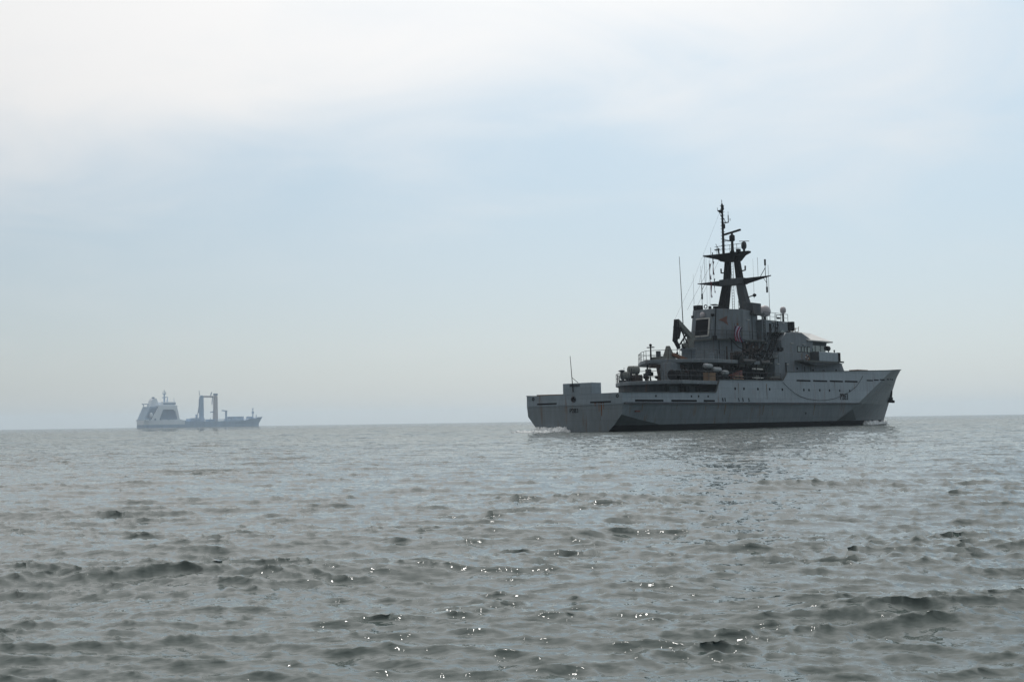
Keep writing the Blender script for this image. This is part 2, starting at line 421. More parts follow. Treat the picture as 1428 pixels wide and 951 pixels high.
for u, z, w, l in ((3.4, 3.0, .2, 1.0), (9.6, 3.0, .14, .8), (15.2, 3.0, .16, 1.3), (22.0, 5.2, .12, 1.6), (28.3, 5.2, .16, 1.9), (27.6, 2.7, .2, 1.2), (36.6, 5.6, .1, 1.0), (45.5, 5.7, .12, 1.4), (51.0, 5.7, .12, 1.1), (19.2, 2.7, .3, 1.1), (40.0, 2.7, .25, 1.3)):
    MB().add([(u - w / 2, -side_y(u, z) - .016, z), (u + w / 2, -side_y(u, z) - .016, z), (u + w / 5, -side_y(u, z - l) - .016, z - l), (u - w / 6, -side_y(u, z - l) - .016, z - l)], [(0, 1, 2, 3)]).build('rust_streak', 'stain', ship)
# small hull marks seen on the side
text('+', 0.8, ship, 'hull_mark', (R(90), 0, 0), (38.0, -side_y(38, 1.6) - 0.04, 1.6), 'dark', 0.01)
MB().prism([(2.2, -side_y(2.5, 2.05) - .06), (3.1, -side_y(2.5, 2.05) - .06), (3.1, -side_y(2.5, 2.05)+.02), (2.2, -side_y(2.5, 2.05)+.02)], 1.95, 2.12).build('hull_mark', 'red', ship)
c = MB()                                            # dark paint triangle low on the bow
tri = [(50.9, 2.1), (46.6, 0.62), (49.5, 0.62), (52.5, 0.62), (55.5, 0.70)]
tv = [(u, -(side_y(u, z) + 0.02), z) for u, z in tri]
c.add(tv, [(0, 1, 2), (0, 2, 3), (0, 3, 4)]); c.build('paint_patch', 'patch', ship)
# anchor in its pocket at the bow
for s in (-1, 1):
    z = 4.1; u = 74.6; y = side_y(u, z)
    a = onship('anchor', (0, 0, 0), None, None) if False else None
    c = MB().box((u - 0.5, s * (y - 0.1), z - 0.9), (u + 0.4, s * (y + 0.35), z - 0.1)).beam((u, s * (y + .2), z - 0.2), (u + 0.5, s * (y + 0.1), z + 0.9), 0.3, 0.3)
    c.beam((u - 0.9, s * (y + .3), z - 0.7), (u + 0.8, s * (y + .25), z - 0.75), 0.35, 0.4).build('anchor', 'black', ship, bevel=0.04)

# decks -----------------------------------------------------------
MB().prism([(0.1, 6.3), (0.1, -6.3), (18.2, -6.35), (18.2, 6.35)], 2.7, 2.9).build('quarterdeck', 'deck', ship)
slab = [(16.7, 6.5), (12, 3.5), (9.2, 0.8), (8.2, -1.2), (8.4, -3.4), (9.2, -5.2), (10.8, -6.5), (18.1, -6.52), (18.1, 6.5)]
MB().prism(slab, 4.98, 5.38).build('upper_deck_edge', 'grey', ship, bevel=0.03)
MB().prism([(18.1, 6.35), (18.1, -6.35), (33.6, -6.35), (33.6, 6.35)], 5.1, 5.40).build('upper_deck', 'deck', ship)
fd = [(33.6, 6.3), (33.6, -6.3), (50, -6.3)] + [(u, -(side_y(u, 5.8) - .15)) for u in (56, 60, 64, 68, 72, 76)] + [(u, side_y(u, 5.8) - .15) for u in (76, 72, 68, 64, 60, 56)] + [(50, 6.3)]
MB().prism(fd, 5.6, 5.75, [(p[0], p[1], 5.75) for p in fd]).build('forecastle_deck', 'deck', ship)
house0 = [(16.2, 5.6), (12, 3.1), (9.7, 0.6), (8.9, -1.1), (9.0, -3.1), (9.6, -3.5), (10.6, -4.0), (18.0, -4.0), (18.0, 5.6)]
MB().prism(house0, 2.9, 4.98).build('quarterdeck_house', 'grey2', ship)  # darker grey paints in the shade of the quarterdeck recess
for u, w in ((14.0, 1.1),): MB().box((u, -4.04, 2.95), (u + w, -3.98, 4.85)).build('door', 'dark', ship)
MB().box((11.8, -4.16, 3.1), (13.3, -3.99, 4.8)).build('wall_locker', 'grey', ship, bevel=0.02)
MB().box((15.6, -4.16, 3.1), (16.8, -3.99, 4.8)).build('wall_locker', 'grey', ship, bevel=0.02)
for x_, y_ in ((14.2, 0.2), (15.5, 1.4), (16.6, -4.0), (18.4, -5.0), (17.5, 3.0)): MB().bar((x_, y_, 5.4), (x_, y_, 7.6), 0.06).build('pillar', 'black', ship)
for u in (9.6, 11.2, 14.2): MB().bar((u, -6.3 if u > 10.5 else -5.2, 2.9), (u, -6.3 if u > 10.5 else -5.2, 5.0), 0.07).build('pillar', 'black', ship)
slab2 = [(19, 5.4), (15.2, 2.2), (13.3, 0.2), (13.2, -0.6), (14.0, -2.6), (16.0, -4.4), (19.5, -5.6), (30.2, -5.7), (30.2, 5.4)]
MB().prism(slab2, 7.55, 7.95, [(p[0], p[1], 7.95) for p in slab2]).build('boat_deck', 'grey', ship, bevel=0.03)
MB().box((13.6, -3.1, 5.4), (15.6, -1.3, 7.54)).build('deck_locker', 'grey', ship, bevel=0.03)
MB().prism([(24, 3.4), (20.5, 0.5), (18.6, -2.2), (18.8, -3.7), (33, -3.7), (33, 3.4)], 5.4, 7.55).build('lower_deckhouse', 'grey2', ship, bevel=0.02)  # darker grey paints in the shade below the boat deck
h2 = [(25.1, 1.5), (25.0, -1.5), (28.6, -3.1), (34, -3.1), (34, 3.1), (28.6, 3.1)]
MB().prism(h2, 7.95, 10.65).build('middle_deckhouse', 'grey', ship)
MB().box((27.9 + .9, -3.16, 8.9), (32.6, -3.09, 10.5)).build('boat_bay_shade_panel', 'brown', ship)  # flat panel; the alcove's shade is painted as dark brown
h3 = [(24.4, 1.7), (24.3, -1.7), (28.4, -3.4), (34.1, -3.4), (34.1, 3.4), (28.4, 3.4)]
MB().prism(h3, 10.6, 10.78).build('funnel_deck', 'deck', ship)
b3 = [(24.6, 1.5), (24.6, -1.5), (28.9, -3.25), (34, -2.4), (34, 2.4), (28.9, 3.2)]
t3 = [(25.3, 1.5), (25.3, -1.5), (29.1, -3.2), (34, -2.3), (34, 2.3), (29.1, 3.1)]
MB().prism(b3, 10.78, 14.45, t3).build('funnel_house', 'grey', ship, bevel=0.02)
# square opening on its after face: flat dark shade panel, pale sunlit edges
def aft_x(z): return lerp(24.60, 25.3, (z - 10.78) / 3.67)
c = MB(); z0, z1, ya, yb = 11.15, 13.3, 0.85, -1.1
c.add([(aft_x(z0) - .1, ya, z0), (aft_x(z0) - .1, yb, z0), (aft_x(z1) - .1, yb, z1), (aft_x(z1) - .1, ya, z1)], [(0, 1, 2, 3)])
op = c.build('exhaust_opening', 'dark', ship)
c = MB()
for a, d in (((ya, z0), (yb, z0)), ((yb, z0), (yb, z1)), ((yb, z1), (ya, z1))):
    c.beam((aft_x(a[1]) - .14, a[0], a[1]), (aft_x(d[1]) - .14, d[0], d[1]), 0.14, 0.16)
fr = c.build('opening_frame', 'lit_edge', op)
MB().bar((24.7, -1.9, 10.8), (25.15, -1.9, 14.5), 0.07).box((24.5, -2.1, 10.6), (24.9, -1.7, 11.1)).build('vent_pipe', 'black', ship)
MB().lathe((25.0, -0.05, 13.75), [(0.1, -0.35), (0.3, -0.2), (0.3, 0.2), (0.12, 0.35)], 10).build('floodlight', 'dome', ship)
MB().box((25.1, 1.3, 13.5), (25.6, 1.65, 13.8)).build('floodlight_box', 'dark', ship)
MB().box((24.9, -1.6, 13.5), (25.3, -1.3, 13.8)).build('floodlight_box', 'dark', ship)
# orange arrow mark on the wall
def b3y(u): return -interp(u, [24.85, 29.0, 34], [1.5, 3.22, 2.35])
def wallmark(pts, name, matn, off=0.03):
    MB().add([(u, b3y(u) - off, z) for u, z in pts], [tuple(range(len(pts)))]).build(name, matn, ship)
wallmark([(25.7, 13.05), (26.9, 13.6), (26.8, 13.0), (27.0, 12.4), (26.3, 12.9)], 'wall_mark', 'orange')
wallmark([(28.1, 12.5), (28.35, 12.5), (28.35, 12.7), (28.1, 12.7)], 'wall_mark', 'rust', 0.05)
# block forward of the funnel house
MB().prism([(33.5, 3.3), (33.5, -3.25), (40.2, -3.25), (41.0, -2.6), (41.0, 2.6), (40.2, 3.3)], 7.6, 13.45, [(33.5, 3.3), (33.5, -3.25), (39.8, -3.25), (40.4, -2.6), (40.4, 2.6), (39.8, 3.3)]).build('forward_deckhouse', 'grey', ship, bevel=0.02)
MB().box((40.4, -3.6, 12.3), (41.0, -2.9, 13.5)).build('wall_fitting', 'dark', ship)
MB().box((38.0, -3.3, 11.6), (38.9, -3.24, 12.3)).build('window', 'glass', ship)
MB().box((39.4, -3.5, 11.4), (41.2, -2.8, 12.2)).build('vent_box', 'dark', ship)
MB().box((35.2, -3.32, 11.8), (35.6, -3.24, 13.0)).build('door', 'dark', ship)
def ledge(u, y, z, w=0.6): MB().box((u, y, z), (u + w, y - 0.16, z + 0.05)).build('rain_ledge', 'lit_edge', ship)
for u, y, z in ((30.0, -3.1, 13.2), (35.8, -3.25, 13.2), (38.3, -3.25, 13.2), (33.9, -3.25, 10.5), (37.1, -5.0, 10.45), (40.2, -5.0, 10.45), (33.1, -5.2, 7.75), (35.4, -5.2, 7.75), (31.8, -5.0, 7.8)):
    ledge(u, y, z)
# mast --------------------------------------------------------------
MU = 32.4
ms = MB()
for s in (1, -1):
    ms = MB()
    ms.beam((MU, s * 1.75, 14.4), (MU, s * 0.98, 18.2), 1.1, 1.2, 0.85, 0.9, mi=0 if s > 0 else 1, upv=(1, 0, 0))
    ms.beam((MU, s * 0.98, 18.2), (MU - 0.1, s * 0.62, 21.5), 0.75, 0.8, 0.6, 0.65, upv=(1, 0, 0))
    ms.build('mast_leg', ['black', 'grey2'] if s < 0 else ['black'], ship, bevel=0.04)
MB().box((MU - 0.7, -1.7, 17.95), (MU + 0.6, 1.7, 18.75)).build('mast_crosspiece', 'grey2', ship, bevel=0.04)
MB().box((32.0, -1.9, 14.45), (34.6, -0.9, 15.0)).build('mast_step', 'grey2', ship)
for s in (1, -1):
    y = MB(); y.beam((MU, s * 1.6, 18.3), (MU, s * 5.1, 18.62), 0.5, 0.75, 0.15, 0.12).beam((MU, s * 5.0, 18.6), (MU, s * 5.35, 18.66), 0.1, 0.12)
    y.build('yard_arm', 'black', ship)
    MB().bar((MU, s * 4.75, 16.6), (MU, s * 4.75, 17.3), 0.12).bar((MU, s * 4.75, 17.3), (MU, s * 4.75, 18.6), 0.05).bar((MU, s * 4.75, 17.8), (MU, s * 4.3, 18.45), 0.03).build('hanging_aerial', 'black', ship)
MB().bar((MU, -4.6, 18.6), (MU, -4.6, 20.1), 0.04).bar((MU, -4.6, 20.0), (MU, -4.6, 20.75), 0.12).bar((MU, -4.6, 19.7), (MU, -3.9, 18.7), 0.04).build('upright_aerial', 'black', ship)
# top platform
PU = 31.2
pl = [(PU - 1.2, 1.2), (PU - 1.2, -1.2), (PU + 1.2, -1.6), (PU + 1.6, 0), (PU + 1.2, 1.6)]
c = MB(); c.prism([(PU - .6, .7), (PU - .6, -1.2), (PU + 1.3, -1.2), (PU + 1.3, .7)], 20.9, 21.75, [(PU - 1.3, 1.6), (PU - 1.3, -2.0), (PU + 1.4, -2.0), (PU + 1.6, 1.6)])
c.beam((PU, 1.2, 21.55), (PU, 3.55, 21.95), 0.9, 0.7, 0.25, 0.16).beam((PU, -1.4, 21.5), (PU, -3.2, 21.75), 1.2, 0.75, 0.6, 0.2)
c.build('mast_platform', 'black', ship)
c = MB()
for y in (-3.0, -2.0, -1.0, 0, 0.9, 1.8): c.bar((PU - 1, y, 21.7), (PU - 1, y, 22.75), 0.03)
c.bar((PU - 1, -3.0, 22.75), (PU - 1, 1.2, 22.75), 0.03).bar((PU - 1, -3.0, 22.25), (PU - 1, 1.2, 22.25), 0.02).build('mast_platform_rail', 'black', ship)
# pole mast
PX = 30.3
c = MB(); c.bar((PX, 0, 21.7), (PX, 0.0, 28.1), 0.17, 0.12, 8).bar((PX, 0, 28.0), (PX, 0.02, 28.6), 0.04)
for z in np.arange(22.4, 28, 0.42): c.bar((PX, -0.32, z), (PX, 0.3, z + 0.02), 0.03)
c.box((PX - .2, -.25, 25.0), (PX + .2, .05, 25.5)).box((PX - .2, -.2, 27.3), (PX + .1, .05, 27.9))
c.build('pole_mast', 'black', ship)
MB().beam((PX, 0, 27.1), (PX, 0.62, 27.28), 0.4, 0.5, 0.25, 0.1).bar((PX, .65, 27.3), (PX, .7, 27.7), 0.03).bar((PX, 0.1, 26.4), (PX, 0.45, 27.1), 0.03).build('wind_sensor_bracket', 'black', ship)
MB().bar((PX, 0, 25.6), (PX, -0.85, 25.65), 0.07).bar((PX, 0, 26.5), (PX, -.5, 25.65), 0.04).bar((PX, -.85, 25.6), (PX, -.85, 26.55), 0.06).bar((PX, -.85, 26.5), (PX, -.85, 27.0), 0.02).bar((PX, -1.1, 25.8), (PX, -1.1, 26.1), 0.04).build('side_aerial', 'black', ship)
rd = MB().bar((31.6, -0.5, 21.7), (31.6, -0.5, 23.4), 0.22, 0.16).lathe((31.6, -0.5, 23.4), [(0.2, 0), (0.36, 0.1), (0.36, 0.7), (0.2, 0.85)], 10).bar((PX, 0, 23.5), (31.6, -.5, 23.45), 0.08).build('radar_pedestal', 'black', ship)
MB().bar((31.6, -0.5, 22.6), (31.6, -.9, 21.7), 0.06).bar((31.6, -0.5, 22.6), (31.6, 0.0, 21.7), 0.06).build('radar_strut', 'black', ship)
MB().beam((31.5, 0.75, 24.35), (31.7, -1.7, 24.75), 0.25, 0.22).bar((31.6, -.5, 24.2), (31.6, -.5, 24.6), 0.14).build('radar_scanner', 'black', rd)
MB().lathe((31.3, -2.35, 21.95), [(0.12, -.2), (0.15, 0.2), (0.3, 0.35), (0.34, 0.7), (0.28, 1.05), (0.1, 1.2)], 12).build('small_radome', 'grey2', ship)
MB().bar((31.3, -1.7, 23.25), (31.3, -3.1, 23.1), 0.04).bar((31.3, -2.4, 23.1), (31.3, -2.4, 23.2), 0.06).build('dipole_aerial', 'black', ship)
MB().box((31.1, -1.7, 21.8), (31.6, -1.3, 22.3)).build('equipment_box', 'black', ship)
MB().bar((30.6, 0.85, 21.8), (30.6, 0.95, 22.6), 0.1).bar((30.6, 0.9, 22.5), (30.6, 1.3, 23.2), 0.03).box((30.4, .7, 22.4), (30.7, 1.4, 22.5)).build('satellite_dish_mount', 'black', ship)
MB().bar((30.8, 1.9, 20.9), (30.8, 1.95, 22.2), 0.06).build('stub_aerial', 'black', ship)
for s in (1, -1):
    MB().bar((MU, s * 0.9, 19.6), (MU, s * 1.75, 19.7), 0.08).bar((MU, s * 1.75, 19.65), (MU, s * 1.78, 20.25), 0.1).build('horn_bracket', 'black', ship)
c = MB()
for y in (-.15, .15): c.bar((MU - .2, y, 14.5), (MU - .2, y, 17.9), 0.03)
for z in np.arange(14.8, 17.9, 0.36): c.bar((MU - .2, -.15, z), (MU - .2, .15, z), 0.02)
for y in (-.15, .15): c.bar((MU - .2, y, 18.8), (MU - .2, y, 21.2), 0.03)
for z in np.arange(18.9, 21.1, 0.36): c.bar((MU - .2, -.15, z), (MU - .2, .15, z), 0.02)
c.build('mast_ladder', 'grey2', ship)
MB().prism([(31.6, -2.1), (31.6, -3.2), (33.4, -3.2), (33.4, -2.1)], 14.2, 15.45, [(31.5, -2.1), (31.5, -3.1), (33.7, -3.1), (33.7, -2.1)]).build('equipment_cabinet', 'grey2', ship, bevel=0.04)
MB().box((31.4, -3.4, 14.0), (34.0, -1.9, 14.22)).build('cabinet_platform', 'deck', ship)
MB().bar((32.6, -2.0, 16.3), (32.6, -2.7, 16.45), 0.07).lathe((32.6, -2.85, 16.45), [(0.12, -.2), (0.24, 0.0), (0.2, .15)], 10, axis='Y').build('mast_floodlight', 'black', ship)
# domes and aerials on the forward deckhouse roof
MB().bar((38.0, -1.0, 13.4), (38.0, -1.0, 14.4), 0.2).bar((37.4, -1.0, 13.4), (37.4, -1.0, 14.3), 0.09).bar((38.6, -1.0, 13.4), (38.6, -1.0, 14.3), 0.05).build('radome_pedestal', 'black', ship)
MB().lathe((38.0, -1.0, 14.85), [(0.35, -0.62), (0.62, -0.52), (0.8, -0.2), (0.82, 0.1), (0.72, 0.45), (0.45, 0.72), (0.05, 0.84)], 18).build('large_radome', 'dome', ship)
MB().bar((41.0, -2.0, 13.3), (41.0, -2.0, 14.75), 0.12).build('radome_post', 'black', ship)
MB().lathe((41.0, -2.0, 15.15), [(0.15, -.45), (0.36, -0.3), (0.4, 0.0), (0.36, 0.25), (0.2, 0.42), (0.02, 0.45)], 14).build('small_radome', 'dome', ship)
for x, y, z, h in ((39.0, -1.2, 13.4, 7.6), (39.6, -2.4, 13.4, 1.2), (37.8, -2.6, 13.4, 1.1)):
    MB().bar((x, y, z), (x, y, z + h), 0.035, 0.02).build('whip_aerial', 'black', ship)
MB().bar((39.2, -1.9, 14.4), (39.9, -2.6, 14.42), 0.04).bar((39.4, -1.9, 14.05), (39.4, -1.9, 14.45), 0.03).box((39.3, -2.3, 13.9), (39.7, -2.0, 14.1)).build('tv_aerial', 'black', ship)
# whips off the yards and funnel house
for a, d, r in (((21.3, 0.2, 9.4), (21.1, 0.4, 20.6), 0.07), ((MU, 4.2, 18.6), (MU, 4.25, 22.4), 0.03), ((26.5, 0.9, 14.4), (26.5, 0.95, 20.0), 0.035),
                ((MU, -2.9, 16.0), (MU, -2.9, 21.0), 0.02), ((25.6, 1.5, 15.2), (25.6, 1.5, 19), 0.02)):
    MB().bar(a, d, r, r * 0.4).build('whip_aerial', 'black', ship)
MB().bar((33.0, -3.2, 18.8), (33.0, -3.2, 21.2), 0.02).bar((31, 4.2, 18.6), (PU, 3.4, 21.8), 0.012).bar((31, 3.1, 14.5), (PU, 3.2, 21.8), 0.012).bar((30.5, 2.4, 14.5), (PU, 2.6, 21.8), 0.012).build('halyard', 'rope', ship)
MB().box((25.4, 0.6, 14.45), (26.2, 1.5, 15.05)).build('roof_box', 'black', ship)
MB().bar((26.8, 0, 14.45), (26.8, 0, 14.95), 0.2).torus((26.0, 0.1, 14.85), .22, .06, 'X', 10, 5).build('roof_vent', 'black', ship)
MB().beam((27.5, -0.5, 14.7), (30.5, 0.4, 14.75), 0.9, 0.55).beam((26.6, -.6, 15.1), (27.8, -0.2, 15.12), .7, 0.08).build('exhaust_pipe', 'black', ship)
# guard rails ---------------------------------------------------------
def rail(pts, h=1.0, step=1.5, name='guard_rail', matn='grey2', lines=(1.0, 0.5), r=0.028):
    c = MB()
    for a, d in zip(pts[:-1], pts[1:]):
        a = Vector(a); d = Vector(d); n = max(1, round((d - a).length / step))
        for i in range(n + 1):
            p = a.lerp(d, i / n); c.bar(p, p + Vector((0, 0, h)), r)
        for l in lines: c.bar(a + Vector((0, 0, h * l)), d + Vector((0, 0, h * l)), r * (1 if l == 1 else 0.7))
    return c.build(name, matn, ship)
rail([(p[0], p[1], 5.38) for p in ((16.6, 6.4), (12, 3.4), (9.3, 0.7), (8.3, -1.2), (8.5, -3.4), (9.3, -5.1), (10.9, -6.4))], 1.05)
rail([(10.9, -6.4, 5.4), (18, -6.4, 5.4), (32.0, -6.4, 5.45)], 1.05, 1.6)
rail([(32, 6.4, 5.45), (16.6, 6.4, 5.4)], 1.05, 1.6)
rail([(p[0], p[1], 7.95) for p in ((19, 5.3), (15.2, 2.1), (13.4, 0.1), (13.3, -0.6), (14.1, -2.5), (16.0, -4.3), (19.5, -5.5), (24, -5.6))], 1.05)
rail([(24.4, 1.6, 10.78), (24.3, -1.7, 10.78), (28.4, -3.35, 10.78), (34.0, -3.35, 10.78)], 1.0, 1.8)
rail([(34.2, -3.1, 13.45), (40.2, -3.1, 13.45)], 1.0, 1.5)
rail([(28.5, -3, 14.45), (33.6, -2.2, 14.45)], 1.0, 1.2)
rail([(30.0, -5.6, 7.95), (33.4, -5.4, 7.95)], 1.0, 1.2)
rail([(30.2, 5.3, 7.95), (19, 5.3, 7.95)], 1.05, 1.6)
# diagonal ladders -----------------------------------------------------
def stair(a, d, w=0.7):
    a = Vector(a); d = Vector(d); c = MB(); o = Vector((0, -w, 0))
    c.beam(a, d, 0.08, 0.22); c.beam(a + o, d + o, 0.08, 0.22)
    n = int((d.z - a.z) / 0.26)
    for i in range(1, n): p = a.lerp(d, i / n); c.box((p.x - .1, p.y - w, p.z - .02), (p.x + .14, p.y, p.z + .02))
    h = Vector((-0.25, 0, 0.9))
    c.bar(a + o + h, d + o + h, 0.03); c.bar(a + h, d + h, 0.03)
    for i in range(0, n + 1, 3): p = a.lerp(d, i / n); c.bar(p + o, p + o + h, 0.025)
    return c.build('inclined_ladder', 'black', ship)
stair((28.6, -4.7, 5.4), (32.2, -4.6, 8.6)); stair((32.2, -4.3, 8.6), (35.4, -3.9, 11.9))
MB().box((31.4, -5.3, 8.4), (33.4, -3.2, 8.55)).build('ladder_landing', 'deck', ship)
MB().box((34.8, -4.7, 11.7), (36.4, -3.2, 11.85)).build('ladder_landing', 'deck', ship)
c = MB()
for y in (-0.2, 0.2): c.bar((33.9 + y, -3.32, 8), (33.9 + y, -3.32, 13.5), 0.03)
for z in np.arange(8.2, 13.4, 0.35): c.bar((33.7, -3.32, z), (34.1, -3.32, z), 0.02)
c.build('vertical_ladder', 'black', ship)
# bridge ---------------------------------------------------------------
MB().profile([(32.8, 5.4), (32.8, 8.25), (34.1, 9.3), (47.2, 9.35), (47.6, 8.4), (50.4, 8.3), (51.2, 7.1), (51.4, 5.7)], -5.2, 5.2).build('lower_bridge_house', 'grey', ship, bevel=0.03)
MB().profile([(35.0, 9.28), (35.0, 10.8), (36.3, 11.8), (40.2, 11.96), (43.2, 10.98), (42.6, 9.3)], -5.0, 5.0).build('bridge_house', 'grey', ship, bevel=0.03)
wh = MB(); wh.profile([(42.2, 9.3), (42.4, 10.92), (47.6, 10.96), (47.0, 9.35)], -4.6, 4.6)
wheel = wh.build('wheelhouse', 'grey2', ship)
MB().prism([(41.5, 5.2), (41.5, -5.2), (48.2, -5.2), (48.2, 5.2)], 10.95, 11.12).build('roof_eave', 'lit_edge', ship, bevel=0.03)
MB().prism([(41.3, 5.1), (41.3, -5.1), (48.0, -5.1), (48.0, 5.1)], 11.12, 12.2, [(41.0, 4.0), (41.0, -4.0), (45.6, -3.4), (45.6, 3.4)]).build('bridge_roof', 'white', ship)
for i, (a, d) in enumerate(((38.9, 39.7), (40.0, 40.5), (40.7, 41.2), (41.5, 42.2))):
    w = MB().box((a, -5.035, 9.42), (d, -4.985, 10.2)).build('window', 'dark', ship)
    MB().box((a + .07, -5.05, 9.5), (d - .07, -5.036, 10.12)).build('window_pane', 'glass', w)
for a, d in ((43.0, 44.2), (44.4, 45.6), (45.8, 46.9)):
    for s in (-1, 1): MB().box((a, s * 4.585, 9.65), (d, s * 4.63, 10.5)).build('window', 'glass', wheel)
for y in np.arange(-4.2, 4.0, 1.2): MB().add([(47.12, y, 9.65), (47.12, y + 1, 9.65), (47.5, y + 1, 10.6), (47.5, y, 10.6)], [(0, 1, 2, 3)]).build('window', 'glass', wheel)
for s in (-1, 1):
    w = MB(); w.box((37.8, s * 5.0, 8.12), (47.4, s * 6.45, 8.34)); w.build('bridge_wing_floor', 'deck', ship)
    MB().box((41.9, s * 6.38, 8.34), (46.9, s * 6.45, 9.5)).build('bridge_wing_screen', 'hullgrey', ship, bevel=0.02)
    MB().box((46.9, s * 5.2, 8.34), (47.0, s * 6.45, 9.5)).build('bridge_wing_screen', 'hullgrey', ship)
    MB().box((41.8, s * 5.2, 8.34), (41.9, s * 6.45, 9.5)).build('bridge_wing_screen', 'grey2', ship)
    MB().box((47.0, s * 5.9, 8.34), (47.7, s * 6.45, 9.55)).build('wing_post', 'black', ship)
    MB().prism([(47.0, s * 5.3), (47.0, s * 6.5), (48.5, s * 6.5), (50.3, s * 5.6), (49.5, s * 5.2)], 8.34, 8.42).bar((47.6, s * 6.0, 7.6), (50.0, s * 5.7, 8.35), 0.03).build('wing_foot_plate', 'deck', ship)
    MB().profile([(38.5, 8.12), (47.3, 8.12), (45, 7.85), (41, 7.75)], s * 5.2, s * 6.3).build('wing_bracket', 'grey2', ship)
sl = MB().bar((45.5, -5.9, 9.35), (45.5, -5.9, 9.85), 0.07).lathe((45.2, -5.9, 10.05), [(0.28, -.45), (0.33, -.1), (0.33, 0.3), (0.2, 0.5)], 12, axis='X').bar((44.6, -5.9, 9.9), (45.2, -5.9, 10.0), 0.1).build('signal_lamp', 'black', ship)
MB().bar((46.7, -6.1, 9.4), (46.7, -6.1, 9.75), 0.07).ball((46.7, -6.1, 9.8), 0.12, 8).build('compass_repeater', 'black', ship)
# roof gear
MB().bar((41.0, -2.8, 11.9), (41.0, -2.8, 13.6), 0.04).box((40.95, -2.85, 13.3), (41.05, -2.75, 13.5)).build('roof_aerial', 'black', ship)
MB().box((45.0, -3.2, 11.5), (45.5, -2.8, 12.0)).bar((45.2, -3, 12), (45.2, -3, 12.2), 0.12).build('roof_lamp', 'grey2', ship)
c = MB()
for a, d in (((42.2, -2.6, 12.1), (42.2, -2.6, 13.0)), ((42.2, -2.6, 12.7), (43.6, -2.6, 12.85)), ((43.6, -2.6, 12.1), (43.9, -2.6, 13.1)), ((43.0, -2.6, 12.1), (43.0, -2.6, 12.9))): c.bar(a, d, 0.04)
c.build('roof_aerial', 'tan', ship)
# vertical door, scuttles on the lower bridge house
MB().torus((45.3, -5.21, 6.9), 0.35, 0.05, 'Y', 14, 5).build('round_door', 'dark', ship)
for u, z in ((38.2, 7.3), (42.3, 7.2), (48.6, 7.3)): MB().box((u, -5.25, z - .12), (u + .25, -5.19, z + .12)).build('porthole', 'dark', ship)
for u in (40.2, 41.8): MB().box((u, -5.25, 6.6), (u + 0.08, -5.19, 7.6)).build('wall_pipe', 'dark', ship)
MB().bar((35.4, -5.3, 6.3), (35.4, -5.3, 8.0), 0.07).build('standpipe', 'black', ship)
MB().box((34.0, -5.26, 9.45), (35.0, -4.9, 9.85)).build('vent_box', 'dark', ship)
# foredeck gear
c = MB().box((58.5, -3.6, 5.9), (61.5, -2.2, 7.72)).bar((62.2, -3, 7.1), (62.8, -3, 7.1), 0.6, n=12).bar((54.6, -2.9, 6.9), (58.6, -2.8, 6.9), 0.6, n=12).box((53.0, -3.1, 5.9), (54.4, -2.5, 7.5))
c.build('windlass', 'tan', ship)
MB().lathe((55.6, 0, 6.0), [(1.1, 0), (1.0, 0.9), (0.5, 1.2)], 12).bar((55.8, 0, 7.0), (58.6, 0, 7.4), 0.1).build('deck_gun', 'grey2', ship)

# crane ------------------------------------------------------------------
cr = MB()
cr.lathe((20.2, -0.4, 7.95), [(0.85, 0), (0.8, 1.3), (0.95, 1.35), (0.95, 1.6)], 12).build('crane_pedestal', 'grey', ship)
c = MB().beam((20.2, -0.4, 9.5), (20.7, -0.5, 10.9), 0.9, 0.8, 0.6, 0.6).box((19.4, -1.1, 9.5), (20.4, 0.0, 10.1)); c.build('crane_column', 'canvas', ship)
MB().beam((21.0, -0.6, 10.6), (18.3, -0.2, 12.75), 0.55, 0.6, 0.4, 0.5).build('crane_boom', 'canvas', ship)
MB().beam((18.3, -0.2, 12.8), (17.5, -0.4, 10.2), 0.5, 0.6, 0.4, 0.7).beam((17.5, -.4, 10.4), (18.3, -.4, 9.5), 0.35, 0.35).beam((18.1, -.4, 11.9), (17.7, -.5, 10.6), 0.7, 1.0, 0.6, 0.4).build('crane_jib', 'black', ship)
MB().bar((20.0, -0.5, 10.0), (18.7, -0.4, 11.9), 0.09).bar((19.8, -0.4, 11.1), (18.3, -0.5, 9.9), 0.1).tube([(18.6, -.5, 10.2), (19.2, -.5, 9.5), (19.9, -.5, 9.9)], 0.08).build('crane_ram', 'black', ship)
MB().bar((17.9, -0.4, 9.6), (17.9, -0.4, 8.9), 0.05).ball((17.9, -0.4, 8.9), 0.14, 8).build('crane_hook', 'black', ship)
for o in COL.objects:
    if o.name.startswith('crane_'): o.location.x += 1.0
# gear on the boat deck
MB().prism([(15.7, -0.4), (15.5, -1.5), (16.9, -1.7), (17.0, -0.4)], 7.95, 9.6, [(15.9, -0.9), (15.9, -1.3), (16.2, -1.3), (16.2, -0.9)]).build('canvas_covered_winch', 'canvas', ship, bevel=0.05)
MB().beam((16.2, -1.6, 8.6), (18.6, -1.8, 8.0), 0.5, 0.35).build('winch_arm', 'rust', ship)
MB().bar((13.9, -0.2, 7.95), (13.9, -0.2, 9.6), 0.12, 0.08).box((13.7, -0.6, 9.35), (14.1, 0.2, 9.45)).ball((13.9, -.2, 9.65), 0.17, 8).build('stern_light_post', 'black', ship)
MB().box((14.9, -0.6, 7.95), (15.3, -0.2, 9.0)).bar((15.5, -0.4, 8), (15.2, -0.3, 9.0), 0.06).build('boat_deck_post', 'grey2', ship)
MB().box((14.2, -1.6, 7.95), (15.0, 0.0, 8.3)).build('boat_deck_hatch', 'canvas', ship)
